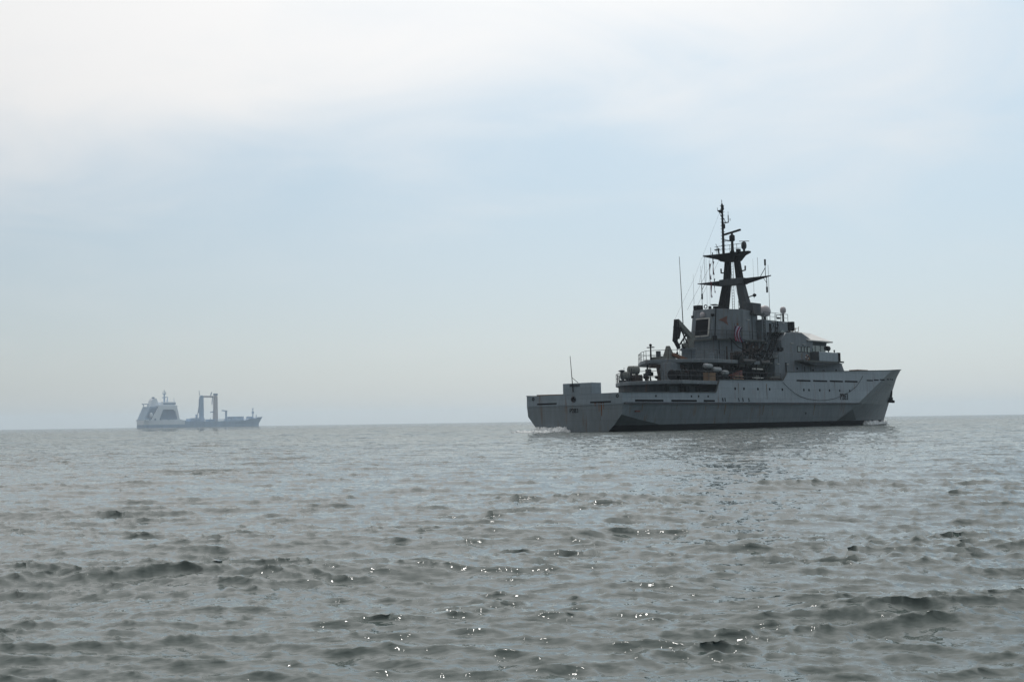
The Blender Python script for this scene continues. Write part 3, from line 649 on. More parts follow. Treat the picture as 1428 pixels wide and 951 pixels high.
MB().bar((22, -3.0, 8.0), (22, -3.0, 8.9), 0.35, n=8).bar((23.0, -3.2, 8.0), (23, -3.2, 8.8), 0.3, n=8).build('deck_vent', 'grey', ship)
MB().box((25.2, -4.4, 7.95), (26.9, -3.6, 9.0)).bar((25.4, -4.5, 8.9), (26.8, -4.5, 8.8), 0.2).build('firefighting_locker', 'brown', ship, bevel=0.05)
# signal dish at the after corner of the upper deck
MB().bar((9.0, 0.3, 5.4), (9.0, 0.3, 6.5), 0.06).lathe((9.0, 0.3, 6.55), [(0.1, -.1), (0.42, 0.08), (0.1, 0.2)], 10).bar((9.3, .2, 6.5), (9.3, .2, 7.0), .03).build('after_deck_lamp', 'grey2', ship)
MB().bar((9.9, -0.4, 5.4), (9.9, -0.4, 6.9), 0.04).build('deck_post', 'black', ship)
MB().beam((12.8, -0.8, 7.2), (16.0, -3.2, 7.1), 0.5, 0.4).beam((13.5, -1.4, 7.0), (13.6, -1.6, 5.4), .3, .3).beam((15.2, -2.8, 7.0), (15.3, -2.8, 5.4), .3, .3).build('davit_frame', 'brown', ship)
# dark clutter: reels along the upper deck
for u, y, z, r in ((15.9, -4.9, 6.0, 0.55), (13.6, -3.6, 6.1, 0.6), (17.0, -5.3, 6.1, 0.6), (14.8, -2.6, 6.2, 0.7)):
    c = MB().bar((u - .5, y, z), (u + .5, y, z), r * 0.7, n=10).bar((u - .55, y, z), (u - .47, y, z), r, n=12).bar((u + .47, y, z), (u + .55, y, z), r, n=12).box((u - .5, y - .1, 5.4), (u + .5, y + .1, z))
    c.build('hose_reel', 'black', ship)

# wall fittings, doors and pipes on the deckhouses
for u, z, h in ((26.6, 8.0, 1.9), (30.2, 8.0, 0.8)):
    MB().box((u, -interp(u, [25, 28.6, 34], [1.5, 3.12, 3.12]) - 0.08, z), (u + 0.75, -interp(u, [25, 28.6, 34], [1.5, 3.12, 3.12]) + 0.2, z + h)).build('door', 'brown', ship, bevel=0.02)
rnd = random.Random(5)
for k in range(26):
    u = rnd.uniform(19, 32); z = rnd.uniform(5.7, 7.2); s_ = rnd.uniform(0.12, 0.4)
    MB().box((u, -3.66 - rnd.uniform(.05, .2), z), (u + s_, -3.6, z + rnd.uniform(0.12, 0.6))).build('wall_fitting', rnd.choice(('black', 'grey', 'brown', 'grey2')), ship)
for k in range(16):
    u = rnd.uniform(28.8, 33.6); z = rnd.uniform(8.1, 10.3)
    MB().box((u, -3.3, z), (u + rnd.uniform(.1, .35), -3.05, z + rnd.uniform(0.1, 0.5))).build('wall_fitting', rnd.choice(('black', 'grey', 'brown')), ship)
for k in range(12):
    u = rnd.uniform(34.5, 39.8); z = rnd.uniform(9.8, 13.0)
    MB().box((u, -3.36, z), (u + rnd.uniform(.1, .3), -3.2, z + rnd.uniform(0.1, 0.4))).build('wall_fitting', rnd.choice(('black', 'grey2', 'grey')), ship)
for u, y, z0, z1 in ((19.6, -3.75, 5.4, 7.5), (22.4, -3.75, 5.4, 7.5), (25.4, -3.75, 5.4, 7.5), (28.9, -3.2, 8, 10.6), (33.2, -3.2, 8, 10.6), (31.6, -2.95, 10.8, 14.4), (36.6, -3.32, 9, 13.4), (37.2, -3.32, 9, 13.4), (25.6, -1.9, 8, 10.6), (27.3, -2.6, 8, 10.6)):
    MB().bar((u, y, z0), (u, y, z1), 0.05).build('wall_pipe', 'black', ship)
for u, w, h, mm in ((21.9, .5, .8, 'black'), (23.6, 1.0, .7, 'black'), (25.2, .7, 1.1, 'brown'), (13.2, .8, .9, 'black'), (16.0, .4, 1.2, 'black'), (28.2, .9, .9, 'canvas'), (30.6, .5, 1.3, 'black')):
    MB().box((u, -5.2, 5.4), (u + w, -4.5, 5.4 + h)).build('deck_bollard' if w < .55 else 'deck_chest', mm, ship, bevel=.06)
MB().tube([(24.3, -4.2, 10.7), (25.5, -4.6, 9.6), (27.5, -4.9, 9.0), (29.5, -4.9, 8.9), (31.5, -4.6, 9.4)], 0.05).build('hose_line', 'black', ship)
for k in range(7):
    u = 27.3 + k * .75
    MB().bar((u, -4.6, 8.0), (u + .15, -4.7, 8.95 + .3 * (k % 2)), 0.07).ball((u + .15, -4.7, 9.0 + .3 * (k % 2)), 0.16, 8).build('deck_stanchion', 'black', ship)
for y in (0.7, -0.3, -1.5, 1.6):                       # stays and wires from the mast
    MB().bar((PU - .6, y, 21.4), (25.2 if y > 0 else 34.0, y * 1.4, 14.6 if y > 0 else 13.6), 0.014).build('mast_stay', 'rope', ship)
MB().tube([(PX, 0.1, 27.6), (24.5, 0.8, 18.0), (19.3, 0.1, 12.9)], 0.009).build('wire_aerial', 'rope', ship)

for k in range(20):                                    # lashed gear under the after platform
    u = rnd.uniform(12.8, 17.5); y = lerp(0.3, -4.6, (u - 12.8) / 4.7) + rnd.uniform(-.5, .5); h = rnd.uniform(.5, 1.7)
    c = MB().bar((u, y, 5.4), (u + rnd.uniform(-.3, .3), y + rnd.uniform(-.3, .3), 5.4 + h), rnd.uniform(.05, .16), n=7)
    c.box((u - .25, y - .2, 5.4 + h * .55), (u + rnd.uniform(.1, .5), y + .2, 5.4 + h * rnd.uniform(.8, 1.0))).build('lashed_gear', rnd.choice(('black', 'black', 'brown', 'grey2')), ship)

# ------------------------------------------------------------------ things carried on board
def canister(at, yaw, label, r=0.36, l=1.5, matn='raft', squash=1.0, group=None):
    t = onship('life_raft_canister', at, label, 'life raft', group)
    t.matrix_world = t.matrix_world @ Matrix.Rotation(yaw, 4, 'Z')
    MB().lathe((0, 0, r + .12), [(r * .5, -l / 2), (r * .92, -l / 2 + .08), (r, -l / 2 + .2), (r, -0.03), (r * 1.05, 0), (r, 0.03), (r, l / 2 - .2), (r * .92, l / 2 - .08), (r * .5, l / 2)], 14, axis='X').build('casing', matn, t)
    MB().box((-l * .3, -r * .8, 0), (-l * .3 + .1, r * .8, r * .5)).box((l * .3 - .1, -r * .8, 0), (l * .3, r * .8, r * .5)).build('cradle', 'grey2', t)
    return t
canister((18.0, -5.15, 6.75), 0.05, 'highest of the three pale raft canisters on the upper deck', 0.28, 1.6)
canister((19.5, -5.35, 6.35), 0.0, 'middle one of the three pale raft canisters on the upper deck', 0.29, 1.5)
canister((20.6, -5.75, 6.0), 0.1, 'lowest and foremost of the three pale raft canisters on the upper deck', 0.28, 1.2)
for at, w in (((18.0, -5.15, 5.4), 1.3), ((19.5, -5.35, 5.4), 0.9), ((20.6, -5.75, 5.4), 0.55)):
    MB().box((at[0] - .6, at[1] - .3, at[2]), (at[0] + .6, at[1] + .3, at[2] + w)).build('raft_stand', 'black', ship)
canister((11.6, 0.6, 6.2), -0.6, 'big grey raft drum on the after end of the upper deck', 0.48, 1.4, 'canvas')
canister((10.4, 0.9, 5.6), -0.6, 'smaller grey raft drum at the after rail of the upper deck', 0.45, 1.1, 'canvas')
MB().box((11.0, -0.1, 5.4), (12.3, 1.3, 6.25)).build('raft_stand', 'brown', ship)
MB().box((9.9, 0.5, 5.4), (10.9, 1.4, 5.65)).build('raft_stand', 'grey2', ship)
t = onship('storage_box', (17.1, -5.9, 5.4), 'tan wooden storage box standing at the ship side rail', 'box')
MB().box((-.75, -.35, 0), (.75, .35, .85)).build('case', 'tan', t, bevel=.02)
MB().box((-.78, -.38, .85), (.78, .38, .93)).build('lid', 'tan', t)
t = onship('fire_hose_box', (22.9, -5.7, 5.4), 'dull red hose box with sloping lid on the upper deck', 'box')
MB().profile([(-1.2, 0), (1.0, 0), (1.0, 1.35), (0.3, 1.1), (-1.2, 0.7)], -.35, .35).build('case', 'red', t, bevel=.02)
MB().bar((-1.2, -.45, .3), (1, -.45, .3), 0.08).bar((-.9, -.45, .6), (.9, -.45, .6), 0.1).build('hose', 'tan', t)
t = onship('storage_bin', (31.6, -5.7, 5.4), 'low dark reddish storage bin beside the foot of the bridge house', 'box')
MB().box((-1.4, -.4, 0), (1.2, .4, .55)).build('case', 'brown', t, bevel=.03)
MB().beam((-1.3, -.2, .6), (1.2, .1, .75), .5, .18).build('lid', 'canvas', t)
# rigid boats on cradles
def rib(at, yaw, label, l=5.0, pitch=0.0):
    t = onship('rigid_inflatable_boat', at, label, 'boat', 'rigid inflatable boats on the starboard deck')
    t.matrix_world = t.matrix_world @ Matrix.Rotation(yaw, 4, 'Z') @ Matrix.Rotation(pitch, 4, 'Y')
    pts = [(-l / 2, -.75, .75), (-l * .1, -.8, .75), (l * .25, -.65, .85), (l * .42, -.3, 1.0), (l / 2, 0, 1.05), (l * .42, .3, 1.0), (l * .25, .65, .85), (-l * .1, .8, .75), (-l / 2, .75, .75)]
    c = MB()
    for a, d in zip(pts[:-1], pts[1:]): c.bar(a, d, .24, n=10).ball(d, .24, 10)
    c.build('tube', 'rubber', t)
    MB().add([(-l / 2, -.6, .7), (-l / 2, .6, .7), (-l / 2, 0, .1), (l * .3, -.5, .75), (l * .3, .5, .75), (l * .25, 0, .2), (l * .46, 0, .95)],
             [(0, 2, 1), (0, 3, 5, 2), (1, 2, 5, 4), (3, 6, 5), (4, 5, 6), (0, 1, 4, 3), (3, 4, 6)]).build('keel', 'canvas', t)
    MB().box((-.5, -.35, .7), (.2, .35, 1.5)).bar((-.7, -.35, 1.4), (-.7, .35, 1.4), .05).build('console', 'grey2', t, bevel=.05)
    MB().tube([(-l * .38, -.6, .9), (-l * .38, -.5, 1.9), (-l * .38, .5, 1.9), (-l * .38, .6, .9)], .05).build('roll_bar', 'grey2', t)
    MB().box((-l / 2 - .35, -.25, .7), (-l / 2 + .05, .25, 1.5)).build('outboard_motor', 'black', t, bevel=.08)
    return t
rib((26.2, -5.0, 7.1), 0.1, 'black inflatable boat in its cradle below the funnel house', 4.6)
rib((29.9, -5.0, 7.0), 0.0, 'black inflatable boat close to the diagonal ladders', 2.6)
for u in (25.0, 27.4, 29.4):
    MB().box((u - .15, -5.6, 5.4), (u + .15, -4.4, 7.15)).bar((u, -5.5, 5.4), (u, -5.9, 7.5), .08).build('boat_cradle', 'black', ship)
MB().beam((26.6, -5.75, 7.0), (29.0, -5.75, 6.98), .1, .16).beam((26.6, -5.75, 5.95), (29.0, -5.75, 5.93), .1, .12).build('cradle_bar', 'lit_edge', ship)
MB().tube([(24.2, -5.6, 5.4), (23.7, -5.7, 7.2), (24.0, -5.6, 8.4), (25.0, -5.5, 8.9), (26.0, -5.5, 8.6)], .14).build('boat_davit', 'black', ship)
MB().tube([(27.0, -5.6, 5.4), (26.8, -5.7, 7.2), (27.3, -5.6, 8.6), (28.4, -5.5, 8.9), (29.4, -5.5, 8.4)], .14).build('boat_davit', 'black', ship)
# ensign hanging limp by the funnel house
def cloth(name, at, w, hgt, strips, label, cat='flag', group=None, ang=0.0):
    t = onship(name, at, label, cat, group)
    k = 0; c = MB(); n = 8
    for (f0, f1, mi) in strips:
        for i in range(n):
            z0, z1 = -hgt * i / n, -hgt * (i + 1) / n
            def P(f, z): return (f * w * (1 - 0.25 * math.sin(-z * 2)) + math.sin(z * 1.7) * w * 0.12, math.sin(f * 9 + z * 1.3) * 0.12, z + 0.08 * math.sin(f * 7))
            c.add([P(f0, z0), P(f1, z0), P(f1, z1), P(f0, z1)], [(0, 1, 2, 3)], mi, True)
    o = c.build('cloth', ['flagred', 'flagwhite', 'navy'], t)
    sm_ = o.modifiers.new('thickness', 'SOLIDIFY'); sm_.thickness = 0.012
    MB().bar((0, 0, 0.4), (0, 0, -hgt), 0.02).build('hoist_line', 'rope', t)
    return t
cloth('ensign', (26.6, -3.5, 12.2), 2.2, 1.8, [(0, .18, 0), (.18, .3, 2), (.3, .42, 1), (.42, .52, 0), (.52, .62, 1), (.62, .68, 0), (.68, 1.0, 2)], 'limp red, white and navy ensign hanging beside the funnel house wall')
cloth('signal_flag', (PU, 2.75, 20.9), 0.42, 2.0, [(0, .5, 0), (.5, 1, 1)], 'upper narrow red and white flag on the halyard aft of the mast')
cloth('signal_flag', (PU, 2.65, 18.6), 0.36, 2.0, [(0, .6, 0), (.6, 1, 1)], 'lower narrow red and white flag on the halyard below the yard')
cloth('signal_flag', (PU, 2.2, 21.1), 0.42, 1.7, [(0, .4, 0), (.4, 1, 2)], 'upper dark blue flag with a red edge nearest the mast')
cloth('signal_flag', (PU, 2.1, 18.9), 0.36, 1.8, [(0, 1, 2)], 'lower plain navy flag hanging nearest the mast leg')
# lifebuoy, rope, foredeck
t = onship('lifebuoy', (41.0, -5.1, 8.75), 'orange lifebuoy hung on the grey wall behind the bridge wing', 'lifebuoy')
MB().torus((0, -.08, 0), .34, .1, 'Y', 16, 8, 0, 1).build('ring', ['orange', 'white'], t)
MB().box((.5, -.12, -.5), (.75, 0, .1)).build('float_light', 'tan', t)
ro = MB(); pts = []
for u, z in ((32.1, 5.45), (33.3, 4.8), (34.8, 4.15), (36.3, 3.72), (38.1, 3.42), (40.4, 3.28), (42.8, 3.27), (45.2, 3.5), (47.6, 3.95), (49.6, 4.45), (51.6, 5.2), (53.0, 6.1), (53.6, 6.6)):
    pts.append((u, -(side_y(u, z) + 0.07), z))
ro.tube(pts, 0.024)
o = ro.build('mooring_rope', 'rope'); o.matrix_world = SM
tag(o, 'thin dark rope hanging in a long loop along the grey bow side', 'rope')

# ------------------------------------------------------------------ far replenishment ship
FH = R(58)
FD = 1690.0
fb = math.atan((195 - 714) / 1634.0)
FORG = Vector((math.sin(fb), math.cos(fb), 0)) * FD
FM = Matrix.Identity(4)
ff = Vector((math.sin(FH + 0), math.cos(FH + 0), 0)); fp = Vector((-math.cos(FH), math.sin(FH), 0))
# heading is measured from the line of sight
HB = fb + R(62)
ff = Vector((math.sin(HB), math.cos(HB), 0)); fp = Vector((-math.cos(HB), math.sin(HB), 0))
for i in range(3): FM[i][0], FM[i][1], FM[i][2] = ff[i], fp[i], (0, 0, 1)[i]
FM.translation = FORG
far = bpy.data.objects.new('supply_ship', None); COL.objects.link(far); far.matrix_world = FM
tag(far, 'distant pale supply ship with two tall gantry posts, hazy on the horizon', 'ship')
b = MB()
fst = [(0, 10, 9.5, 10.5), (6, 13, 12, 10.3), (20, 14, 13.6, 10.2), (60, 14, 13.8, 10.0), (64, 14, 13.8, 8.0), (130, 14, 13.8, 8.2), (160, 13, 11, 9.5), (178, 9.5, 5.5, 12.0), (190, 4, 1.0, 13.3), (197, .1, -1, 14.2)]
for s in (1, -1):
    for (u0, t0, w0, h0), (u1, t1, w1, h1) in zip(fst[:-1], fst[1:]):
        def c3(u, t, w, h): 
            w = max(w, .1); um = u if u < 185 else u - (u - 185) * .55
            return [(um, w * s, -2), (um, lerp(w, t, .3) * s, 4.2), (u, t * s, h)]
        A, B = c3(u0, t0, w0, h0), c3(u1, t1, w1, h1)
        b.add([A[0], B[0], B[1], A[1]], [(0, 1, 2, 3)], 1); b.add([A[1], B[1], B[2], A[2]], [(0, 1, 2, 3)], 0 if u0 < 60 else 1)
b.add([(0, -9.5, -2), (0, 9.5, -2), (0, 9.6, 4.2), (0, -9.6, 4.2)], [(0, 1, 2, 3)], 1).add([(0, -9.6, 4.2), (0, 9.6, 4.2), (0, 10, 10.5), (0, -10, 10.5)], [(0, 1, 2, 3)], 0)
for (u0, t0, w0, h0), (u1, t1, w1, h1) in zip(fst[:-1], fst[1:]):
    b.add([(u0, -t0, h0 - .6), (u1, -t1, h1 - .6), (u1, t1, h1 - .6), (u0, t0, h0 - .6)], [(0, 1, 2, 3)], 1)
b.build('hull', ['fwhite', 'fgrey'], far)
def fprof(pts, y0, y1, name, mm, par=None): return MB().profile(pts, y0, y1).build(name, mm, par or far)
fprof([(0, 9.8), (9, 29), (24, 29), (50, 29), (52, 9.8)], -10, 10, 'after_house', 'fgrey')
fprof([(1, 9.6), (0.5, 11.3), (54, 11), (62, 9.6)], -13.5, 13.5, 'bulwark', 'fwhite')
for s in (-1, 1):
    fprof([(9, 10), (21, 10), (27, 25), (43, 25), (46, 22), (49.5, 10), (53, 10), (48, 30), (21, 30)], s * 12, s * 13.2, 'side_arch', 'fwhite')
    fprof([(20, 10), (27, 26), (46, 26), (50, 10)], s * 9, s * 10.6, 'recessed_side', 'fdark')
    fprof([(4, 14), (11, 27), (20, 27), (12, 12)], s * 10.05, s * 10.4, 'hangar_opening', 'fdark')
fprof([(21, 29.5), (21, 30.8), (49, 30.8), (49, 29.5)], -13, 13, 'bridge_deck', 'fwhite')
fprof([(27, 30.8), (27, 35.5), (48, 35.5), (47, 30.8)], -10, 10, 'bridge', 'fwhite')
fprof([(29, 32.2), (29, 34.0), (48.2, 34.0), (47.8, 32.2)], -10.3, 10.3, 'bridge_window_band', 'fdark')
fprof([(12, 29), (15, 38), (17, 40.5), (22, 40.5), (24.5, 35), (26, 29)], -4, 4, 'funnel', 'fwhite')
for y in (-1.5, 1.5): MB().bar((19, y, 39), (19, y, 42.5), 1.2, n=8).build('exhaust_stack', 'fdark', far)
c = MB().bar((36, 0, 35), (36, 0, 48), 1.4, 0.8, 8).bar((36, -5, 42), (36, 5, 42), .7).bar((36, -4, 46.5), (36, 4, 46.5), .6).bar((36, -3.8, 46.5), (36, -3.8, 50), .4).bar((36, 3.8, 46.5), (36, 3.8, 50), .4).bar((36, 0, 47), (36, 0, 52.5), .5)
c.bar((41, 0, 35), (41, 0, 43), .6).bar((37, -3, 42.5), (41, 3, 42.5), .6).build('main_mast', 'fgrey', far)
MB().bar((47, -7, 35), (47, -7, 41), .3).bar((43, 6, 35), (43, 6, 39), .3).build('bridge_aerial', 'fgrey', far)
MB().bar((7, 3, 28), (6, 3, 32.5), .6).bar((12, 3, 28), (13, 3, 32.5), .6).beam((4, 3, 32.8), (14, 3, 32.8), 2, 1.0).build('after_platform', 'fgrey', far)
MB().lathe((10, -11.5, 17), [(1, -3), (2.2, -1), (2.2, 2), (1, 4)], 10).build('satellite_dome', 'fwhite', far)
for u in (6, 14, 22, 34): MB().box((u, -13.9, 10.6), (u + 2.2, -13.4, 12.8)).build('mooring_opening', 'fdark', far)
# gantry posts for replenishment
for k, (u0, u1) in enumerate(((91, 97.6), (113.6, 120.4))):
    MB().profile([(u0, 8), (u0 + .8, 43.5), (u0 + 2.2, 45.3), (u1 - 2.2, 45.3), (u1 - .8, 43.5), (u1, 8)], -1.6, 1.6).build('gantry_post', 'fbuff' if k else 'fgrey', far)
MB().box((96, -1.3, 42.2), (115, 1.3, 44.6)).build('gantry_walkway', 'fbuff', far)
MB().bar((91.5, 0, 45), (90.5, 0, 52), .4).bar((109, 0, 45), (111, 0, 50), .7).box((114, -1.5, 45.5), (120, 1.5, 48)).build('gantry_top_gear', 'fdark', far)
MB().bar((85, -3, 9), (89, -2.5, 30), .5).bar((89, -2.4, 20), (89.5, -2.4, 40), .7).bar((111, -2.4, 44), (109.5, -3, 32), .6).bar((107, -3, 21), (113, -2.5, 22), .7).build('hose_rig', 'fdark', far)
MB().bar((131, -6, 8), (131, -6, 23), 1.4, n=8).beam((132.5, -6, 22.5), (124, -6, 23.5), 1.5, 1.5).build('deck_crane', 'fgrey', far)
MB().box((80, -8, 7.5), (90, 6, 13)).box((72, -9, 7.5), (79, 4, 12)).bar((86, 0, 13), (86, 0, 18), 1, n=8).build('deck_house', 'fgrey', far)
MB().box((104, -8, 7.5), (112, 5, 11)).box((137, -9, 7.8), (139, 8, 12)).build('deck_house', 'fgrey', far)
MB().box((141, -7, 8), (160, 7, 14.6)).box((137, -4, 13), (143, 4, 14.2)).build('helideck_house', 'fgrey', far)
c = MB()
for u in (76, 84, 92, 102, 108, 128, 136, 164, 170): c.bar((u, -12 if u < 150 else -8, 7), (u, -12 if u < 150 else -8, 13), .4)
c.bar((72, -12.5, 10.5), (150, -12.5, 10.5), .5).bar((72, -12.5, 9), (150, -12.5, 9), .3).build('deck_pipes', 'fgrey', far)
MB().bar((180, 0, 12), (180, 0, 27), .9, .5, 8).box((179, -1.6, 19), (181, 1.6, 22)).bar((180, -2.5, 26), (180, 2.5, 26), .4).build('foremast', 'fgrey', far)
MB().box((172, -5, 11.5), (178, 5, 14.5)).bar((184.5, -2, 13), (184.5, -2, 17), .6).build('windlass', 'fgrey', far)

# ------------------------------------------------------------------ sea
rng = np.random.default_rng(11)
def tile(Ln, n, lam0, hs, wind, spread, lmin, lmax, chop, pw=3.3):
    k1 = 2 * np.pi * np.fft.fftfreq(n, Ln / n)
    kx, ky = np.meshgrid(k1, k1, indexing='ij'); k = np.hypot(kx, ky); k[0, 0] = 1
    kp = 2 * np.pi / lam0
    S = np.exp(-1.25 * (kp / k) ** 2) / k ** pw
    cs = (kx * math.sin(wind) + ky * math.cos(wind)) / k
    S *= (np.abs(cs) ** spread * 0.96 + 0.04) * (k < 2 * np.pi / lmin) * (k > 2 * np.pi / lmax); S[0, 0] = 0
    A = np.sqrt(S) * (rng.normal(size=(n, n)) + 1j * rng.normal(size=(n, n)))
    h = np.fft.ifft2(A).real; sc = hs / 4 / h.std()
    A *= sc
    out = []
    for sg in (0, 0.08, 0.2, 0.5, 1.3):
        B = A * np.exp(-(k * sg) ** 2 / 2)
        h = np.fft.ifft2(B).real
        dx = np.fft.ifft2(1j * kx / k * B).real * chop; dy = np.fft.ifft2(1j * ky / k * B).real * chop
        out.append(np.stack([dx, dy, h], -1))
    return Ln, n, out
T0 = tile(97.0, 1024, 3.8, 0.095, R(-7), 12, 1.6, 25, 1.1)
T1 = tile(41.0, 1024, 1.0, 0.050, R(4), 10, 0.12, 2.0, 1.3, 2.8)
T2 = tile(9.1, 1024, 0.22, 0.0155, R(10), 6, 0.03, 0.30, 1.0, 2.9)
def samp(T, x, y, sig):
    Ln, n, out = T
    fx = (x / Ln * n) % n; fy = (y / Ln * n) % n
    i = np.floor(fx).astype(int); j = np.floor(fy).astype(int); a = (fx - i)[..., None]; c = (fy - j)[..., None]
    i %= n; j %= n; i1 = (i + 1) % n; j1 = (j + 1) % n
    sg = [0, 0.08, 0.2, 0.5, 1.3]
    lv = np.interp(sig, sg, [0, 1, 2, 3, 4])
    res = np.zeros(x.shape + (3,))
    for q in range(5):
        w = np.clip(1 - np.abs(lv - q), 0, 1)
        rows_ = np.where(w.max(axis=1) > 0)[0]
        if len(rows_) == 0: continue
        s_ = slice(rows_[0], rows_[-1] + 1); F = out[q]
        v = F[i[s_], j[s_]] * (1 - a[s_]) * (1 - c[s_]) + F[i1[s_], j[s_]] * a[s_] * (1 - c[s_]) + F[i[s_], j1[s_]] * (1 - a[s_]) * c[s_] + F[i1[s_], j1[s_]] * a[s_] * c[s_]
        res[s_] += v * w[s_][..., None]
    return res
rr = [2.6]
while rr[-1] < 4600:
    d = rr[-1]
    rr.append(d * (1 + (0.0062 if d < 25 else 0.0052 if d < 320 else 0.010 if d < 1500 else 0.03)))
rr = np.array([0.3, 0.8, 1.3, 1.8, 2.2] + rr)
ang_in = np.radians(np.linspace(-29, 29, 860))
ang_out = np.radians(np.concatenate([np.linspace(29.4, 60, 60), np.linspace(62, 298, 90), np.linspace(300, 330.6, 60)]))
ang = np.concatenate([ang_in, ang_out])
D, TH = np.meshgrid(rr, ang, indexing='ij')
X = D * np.sin(TH); Y = D * np.cos(TH)
sig = np.broadcast_to(np.maximum(0, (rr * 0.0007 - 0.02))[:, None], X.shape)
disp = samp(T0, X + 20, Y + 5, sig) + samp(T1, X + 3.3, Y + 7.7, sig) + samp(T2, X, Y, sig)
# gusts: patches of rougher and calmer water
g = 0.9 + 0.25 * np.sin(X * 0.11 + 1.3 * np.sin(Y * 0.05)) * np.sin(Y * 0.083 + 0.7)
q1 = np.sin(X * 0.43 + 2 * np.sin(Y * 0.21 + 1)) * np.sin(Y * 0.62 + 1.7 * np.sin(X * 0.17)); q2 = np.sin(X * 1.3 + 2.3 * np.sin(Y * 0.5)) * np.sin(Y * 2.1 + 1.5 * np.sin(X * 0.6 + 2))
g = g + 0.38 * np.clip(q1, 0, 1) ** 1.5 + 0.5 * np.clip(q2, 0, 1) ** 2
disp *= g[..., None]
X2 = X + disp[..., 0]; Y2 = Y + disp[..., 1]; Z2 = disp[..., 2] - 0.0
nr_, nc_ = X.shape
co = np.stack([X2, Y2, Z2], -1).reshape(-1, 3).astype(np.float32)
idx = np.arange(nr_ * nc_).reshape(nr_, nc_)
A_ = idx[:-1, :]; B_ = np.roll(idx, -1, axis=1)[:-1, :]; C_ = np.roll(idx, -1, axis=1)[1:, :]; D_ = idx[1:, :]
quads = np.stack([D_, C_, B_, A_], -1).reshape(-1, 4)[:, ::1]
me = bpy.data.meshes.new('sea')
me.vertices.add(len(co)); me.vertices.foreach_set('co', co.ravel())
me.loops.add(quads.size); me.loops.foreach_set('vertex_index', quads.ravel().astype(np.int32))
me.polygons.add(len(quads)); me.polygons.foreach_set('loop_start', np.arange(0, quads.size, 4, dtype=np.int32))
me.polygons.foreach_set('use_smooth', np.ones(len(quads), dtype=bool))
me.update(calc_edges=True); me.validate()
sea = bpy.data.objects.new('sea', me); COL.objects.link(sea); tag(sea, 'choppy grey green sea with small glinting waves reaching the horizon', kind='structure')
M = bpy.data.materials.new('sea_water'); M.use_nodes = True; nt = M.node_tree
bs = nt.nodes['Principled BSDF']
bs.inputs['Base Color'].default_value = (0.056, 0.076, 0.072, 1)
bs.inputs['Roughness'].default_value = 0.035; bs.inputs['IOR'].default_value = 1.333
t = N('ShaderNodeTexCoord')
la = me.attributes.new('lod', 'FLOAT', 'POINT')
lodv = np.clip((rr - 25) / 300, 0, 1) ** 0.6
la.data.foreach_set('value', np.repeat(lodv, nc_).astype(np.float32))
atn = N('ShaderNodeAttribute', attribute_name='lod')        # waves too small for the far mesh become relief in the material
def bumpn(scale, dist, prev=None, rot=0, stretch=(1, 1, 1), detail=5):
    mp = N('ShaderNodeMapping'); mp.inputs['Scale'].default_value = stretch; mp.inputs['Rotation'].default_value = (0, 0, rot); L(t.outputs['Object'], mp.inputs[0])
    n = N('ShaderNodeTexNoise'); n.inputs['Scale'].default_value = scale; n.inputs['Detail'].default_value = detail; n.inputs['Roughness'].default_value = 0.55; L(mp.outputs[0], n.inputs[0])
    b = N('ShaderNodeBump'); b.inputs['Distance'].default_value = dist; b.inputs['Strength'].default_value = 1; L(n.outputs[0], b.inputs['Height'])
    if prev: L(prev, b.inputs['Normal'])
    return b.outputs[0]
b1 = bumpn(1.1, 0.03, None, 0.15, (1, 2.2, 1), 3)
L(mth('ADD', 0.004, mth('MULTIPLY', atn.outputs['Fac'], 0.75)), b1.node.inputs['Distance'])
b2 = bumpn(8.0, 0.006, b1, -0.15, (1, 1.8, 1), 2)
L(b2, bs.inputs['Normal'])
me.materials.append(M)

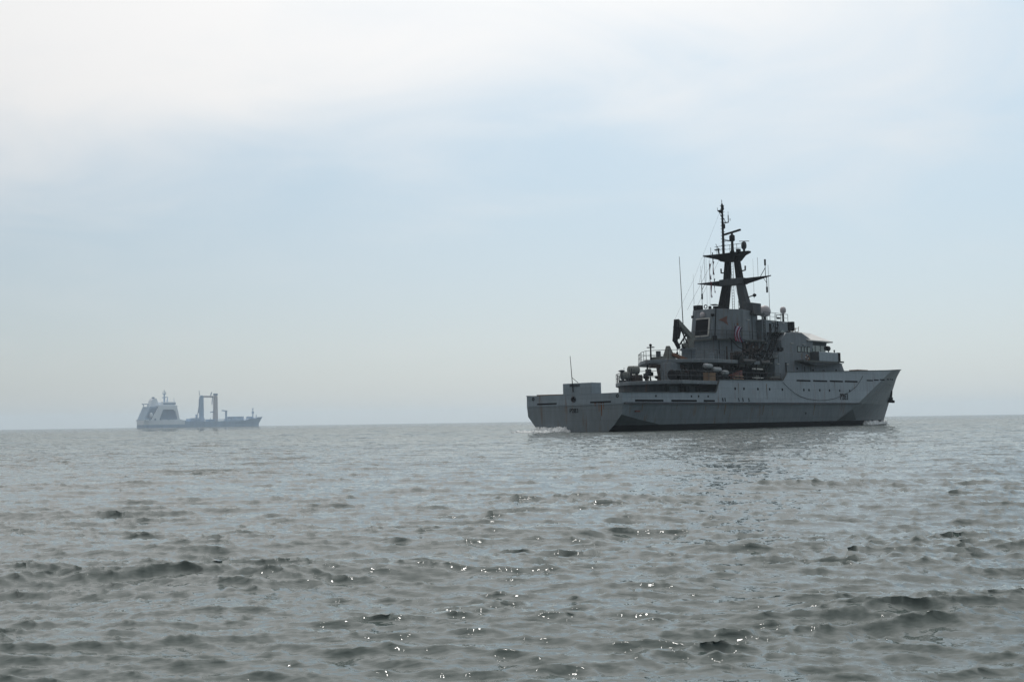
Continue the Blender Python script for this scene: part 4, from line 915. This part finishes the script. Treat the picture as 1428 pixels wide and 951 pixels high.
# foam of the wake ------------------------------------------------------
MT['foam'] = mat('white_foam', (0.80, 0.83, 0.84), 0.9, var=0.08, streak=False, scale=3)
def foam(name, spots, label):
    c = MB()
    for (x, y, z, r, hgt) in spots:
        n = 7; ring = []
        for k in range(3):
            for i in range(n):
                a = 2 * math.pi * i / n + k * .3; rad = r * (1, .75, .35)[k] * random.uniform(.6, 1.25)
                ring.append((x + math.cos(a) * rad * 1.3, y + math.sin(a) * rad, z + hgt * (0, .6, .95)[k] * random.uniform(.6, 1.2) - (0.12 if k == 0 else 0)))
        ring.append((x, y, z + hgt))
        fs = [(k * n + i, k * n + (i + 1) % n, (k + 1) * n + (i + 1) % n, (k + 1) * n + i) for k in range(2) for i in range(n)] + [(2 * n + i, 2 * n + (i + 1) % n, 3 * n) for i in range(n)]
        c.add(ring, fs, 0, True)
    o = c.build(name, 'foam'); return tag(o, label, kind='stuff')
sp = []
for i in range(260):                                  # stern wash in ship coordinates
    a = random.random() ** 1.6
    u = 0.6 - a * 5.0; y = random.uniform(0.5, 5.2)
    p = SM @ Vector((u, y, 0)); sp.append((p.x, p.y, random.uniform(0, .12), random.uniform(.06, .22), random.uniform(.06, .3) * (1 - a * .7)))
for i in range(150):
    p = SM @ Vector((random.uniform(-.9, .4), random.uniform(0.9, 4.8), 0)); sp.append((p.x, p.y, 0.10, random.uniform(.12, .32), random.uniform(.15, .48)))
for i in range(0):
    a = random.random(); p = SM @ Vector((-6 - a * 26, random.uniform(-5, 6), 0)); sp.append((p.x, p.y, random.uniform(0.08, .14), random.uniform(.2, .5), random.uniform(.03, .08)))
foam('stern_wash', sp, 'white foam boiling up under the grey transom')
sp = []
for i in range(120):
    u = random.uniform(60, 74.5); z = 0; y = side_y(u, 0.1) + random.uniform(0, .7) * (76 - u) / 12
    p = SM @ Vector((u, -y, 0)); sp.append((p.x, p.y, random.uniform(0.02, .15), random.uniform(.08, .3), random.uniform(.1, .5)))
for i in range(0):
    u = random.uniform(0, 60); p = SM @ Vector((u, -side_y(u, 0.1) - random.uniform(0, .35), 0)); sp.append((p.x, p.y, 0.05, random.uniform(.05, .16), random.uniform(.06, .2)))
foam('bow_wave', sp, 'small white bow wave along the waterline')

# ------------------------------------------------------------------ haze
hz = MB().box((-5200, -4700, -3), (5200, 5200, 57)).build('haze', 'foam')
hz.data.materials.clear()
M = bpy.data.materials.new('sea_haze'); M.use_nodes = True; nt = M.node_tree
nt.nodes.remove(nt.nodes['Principled BSDF'])
pv = N('ShaderNodeVolumePrincipled'); pv.inputs['Density'].default_value = 0.00018; pv.inputs['Color'].default_value = (0.74, 0.88, 1.0, 1)
pv.inputs['Anisotropy'].default_value = 0.35
L(pv.outputs[0], nt.nodes['Material Output'].inputs['Volume'])
hz.data.materials.append(M)
tag(hz, kind='stuff'); hz['label'] = 'thin bluish sea haze'
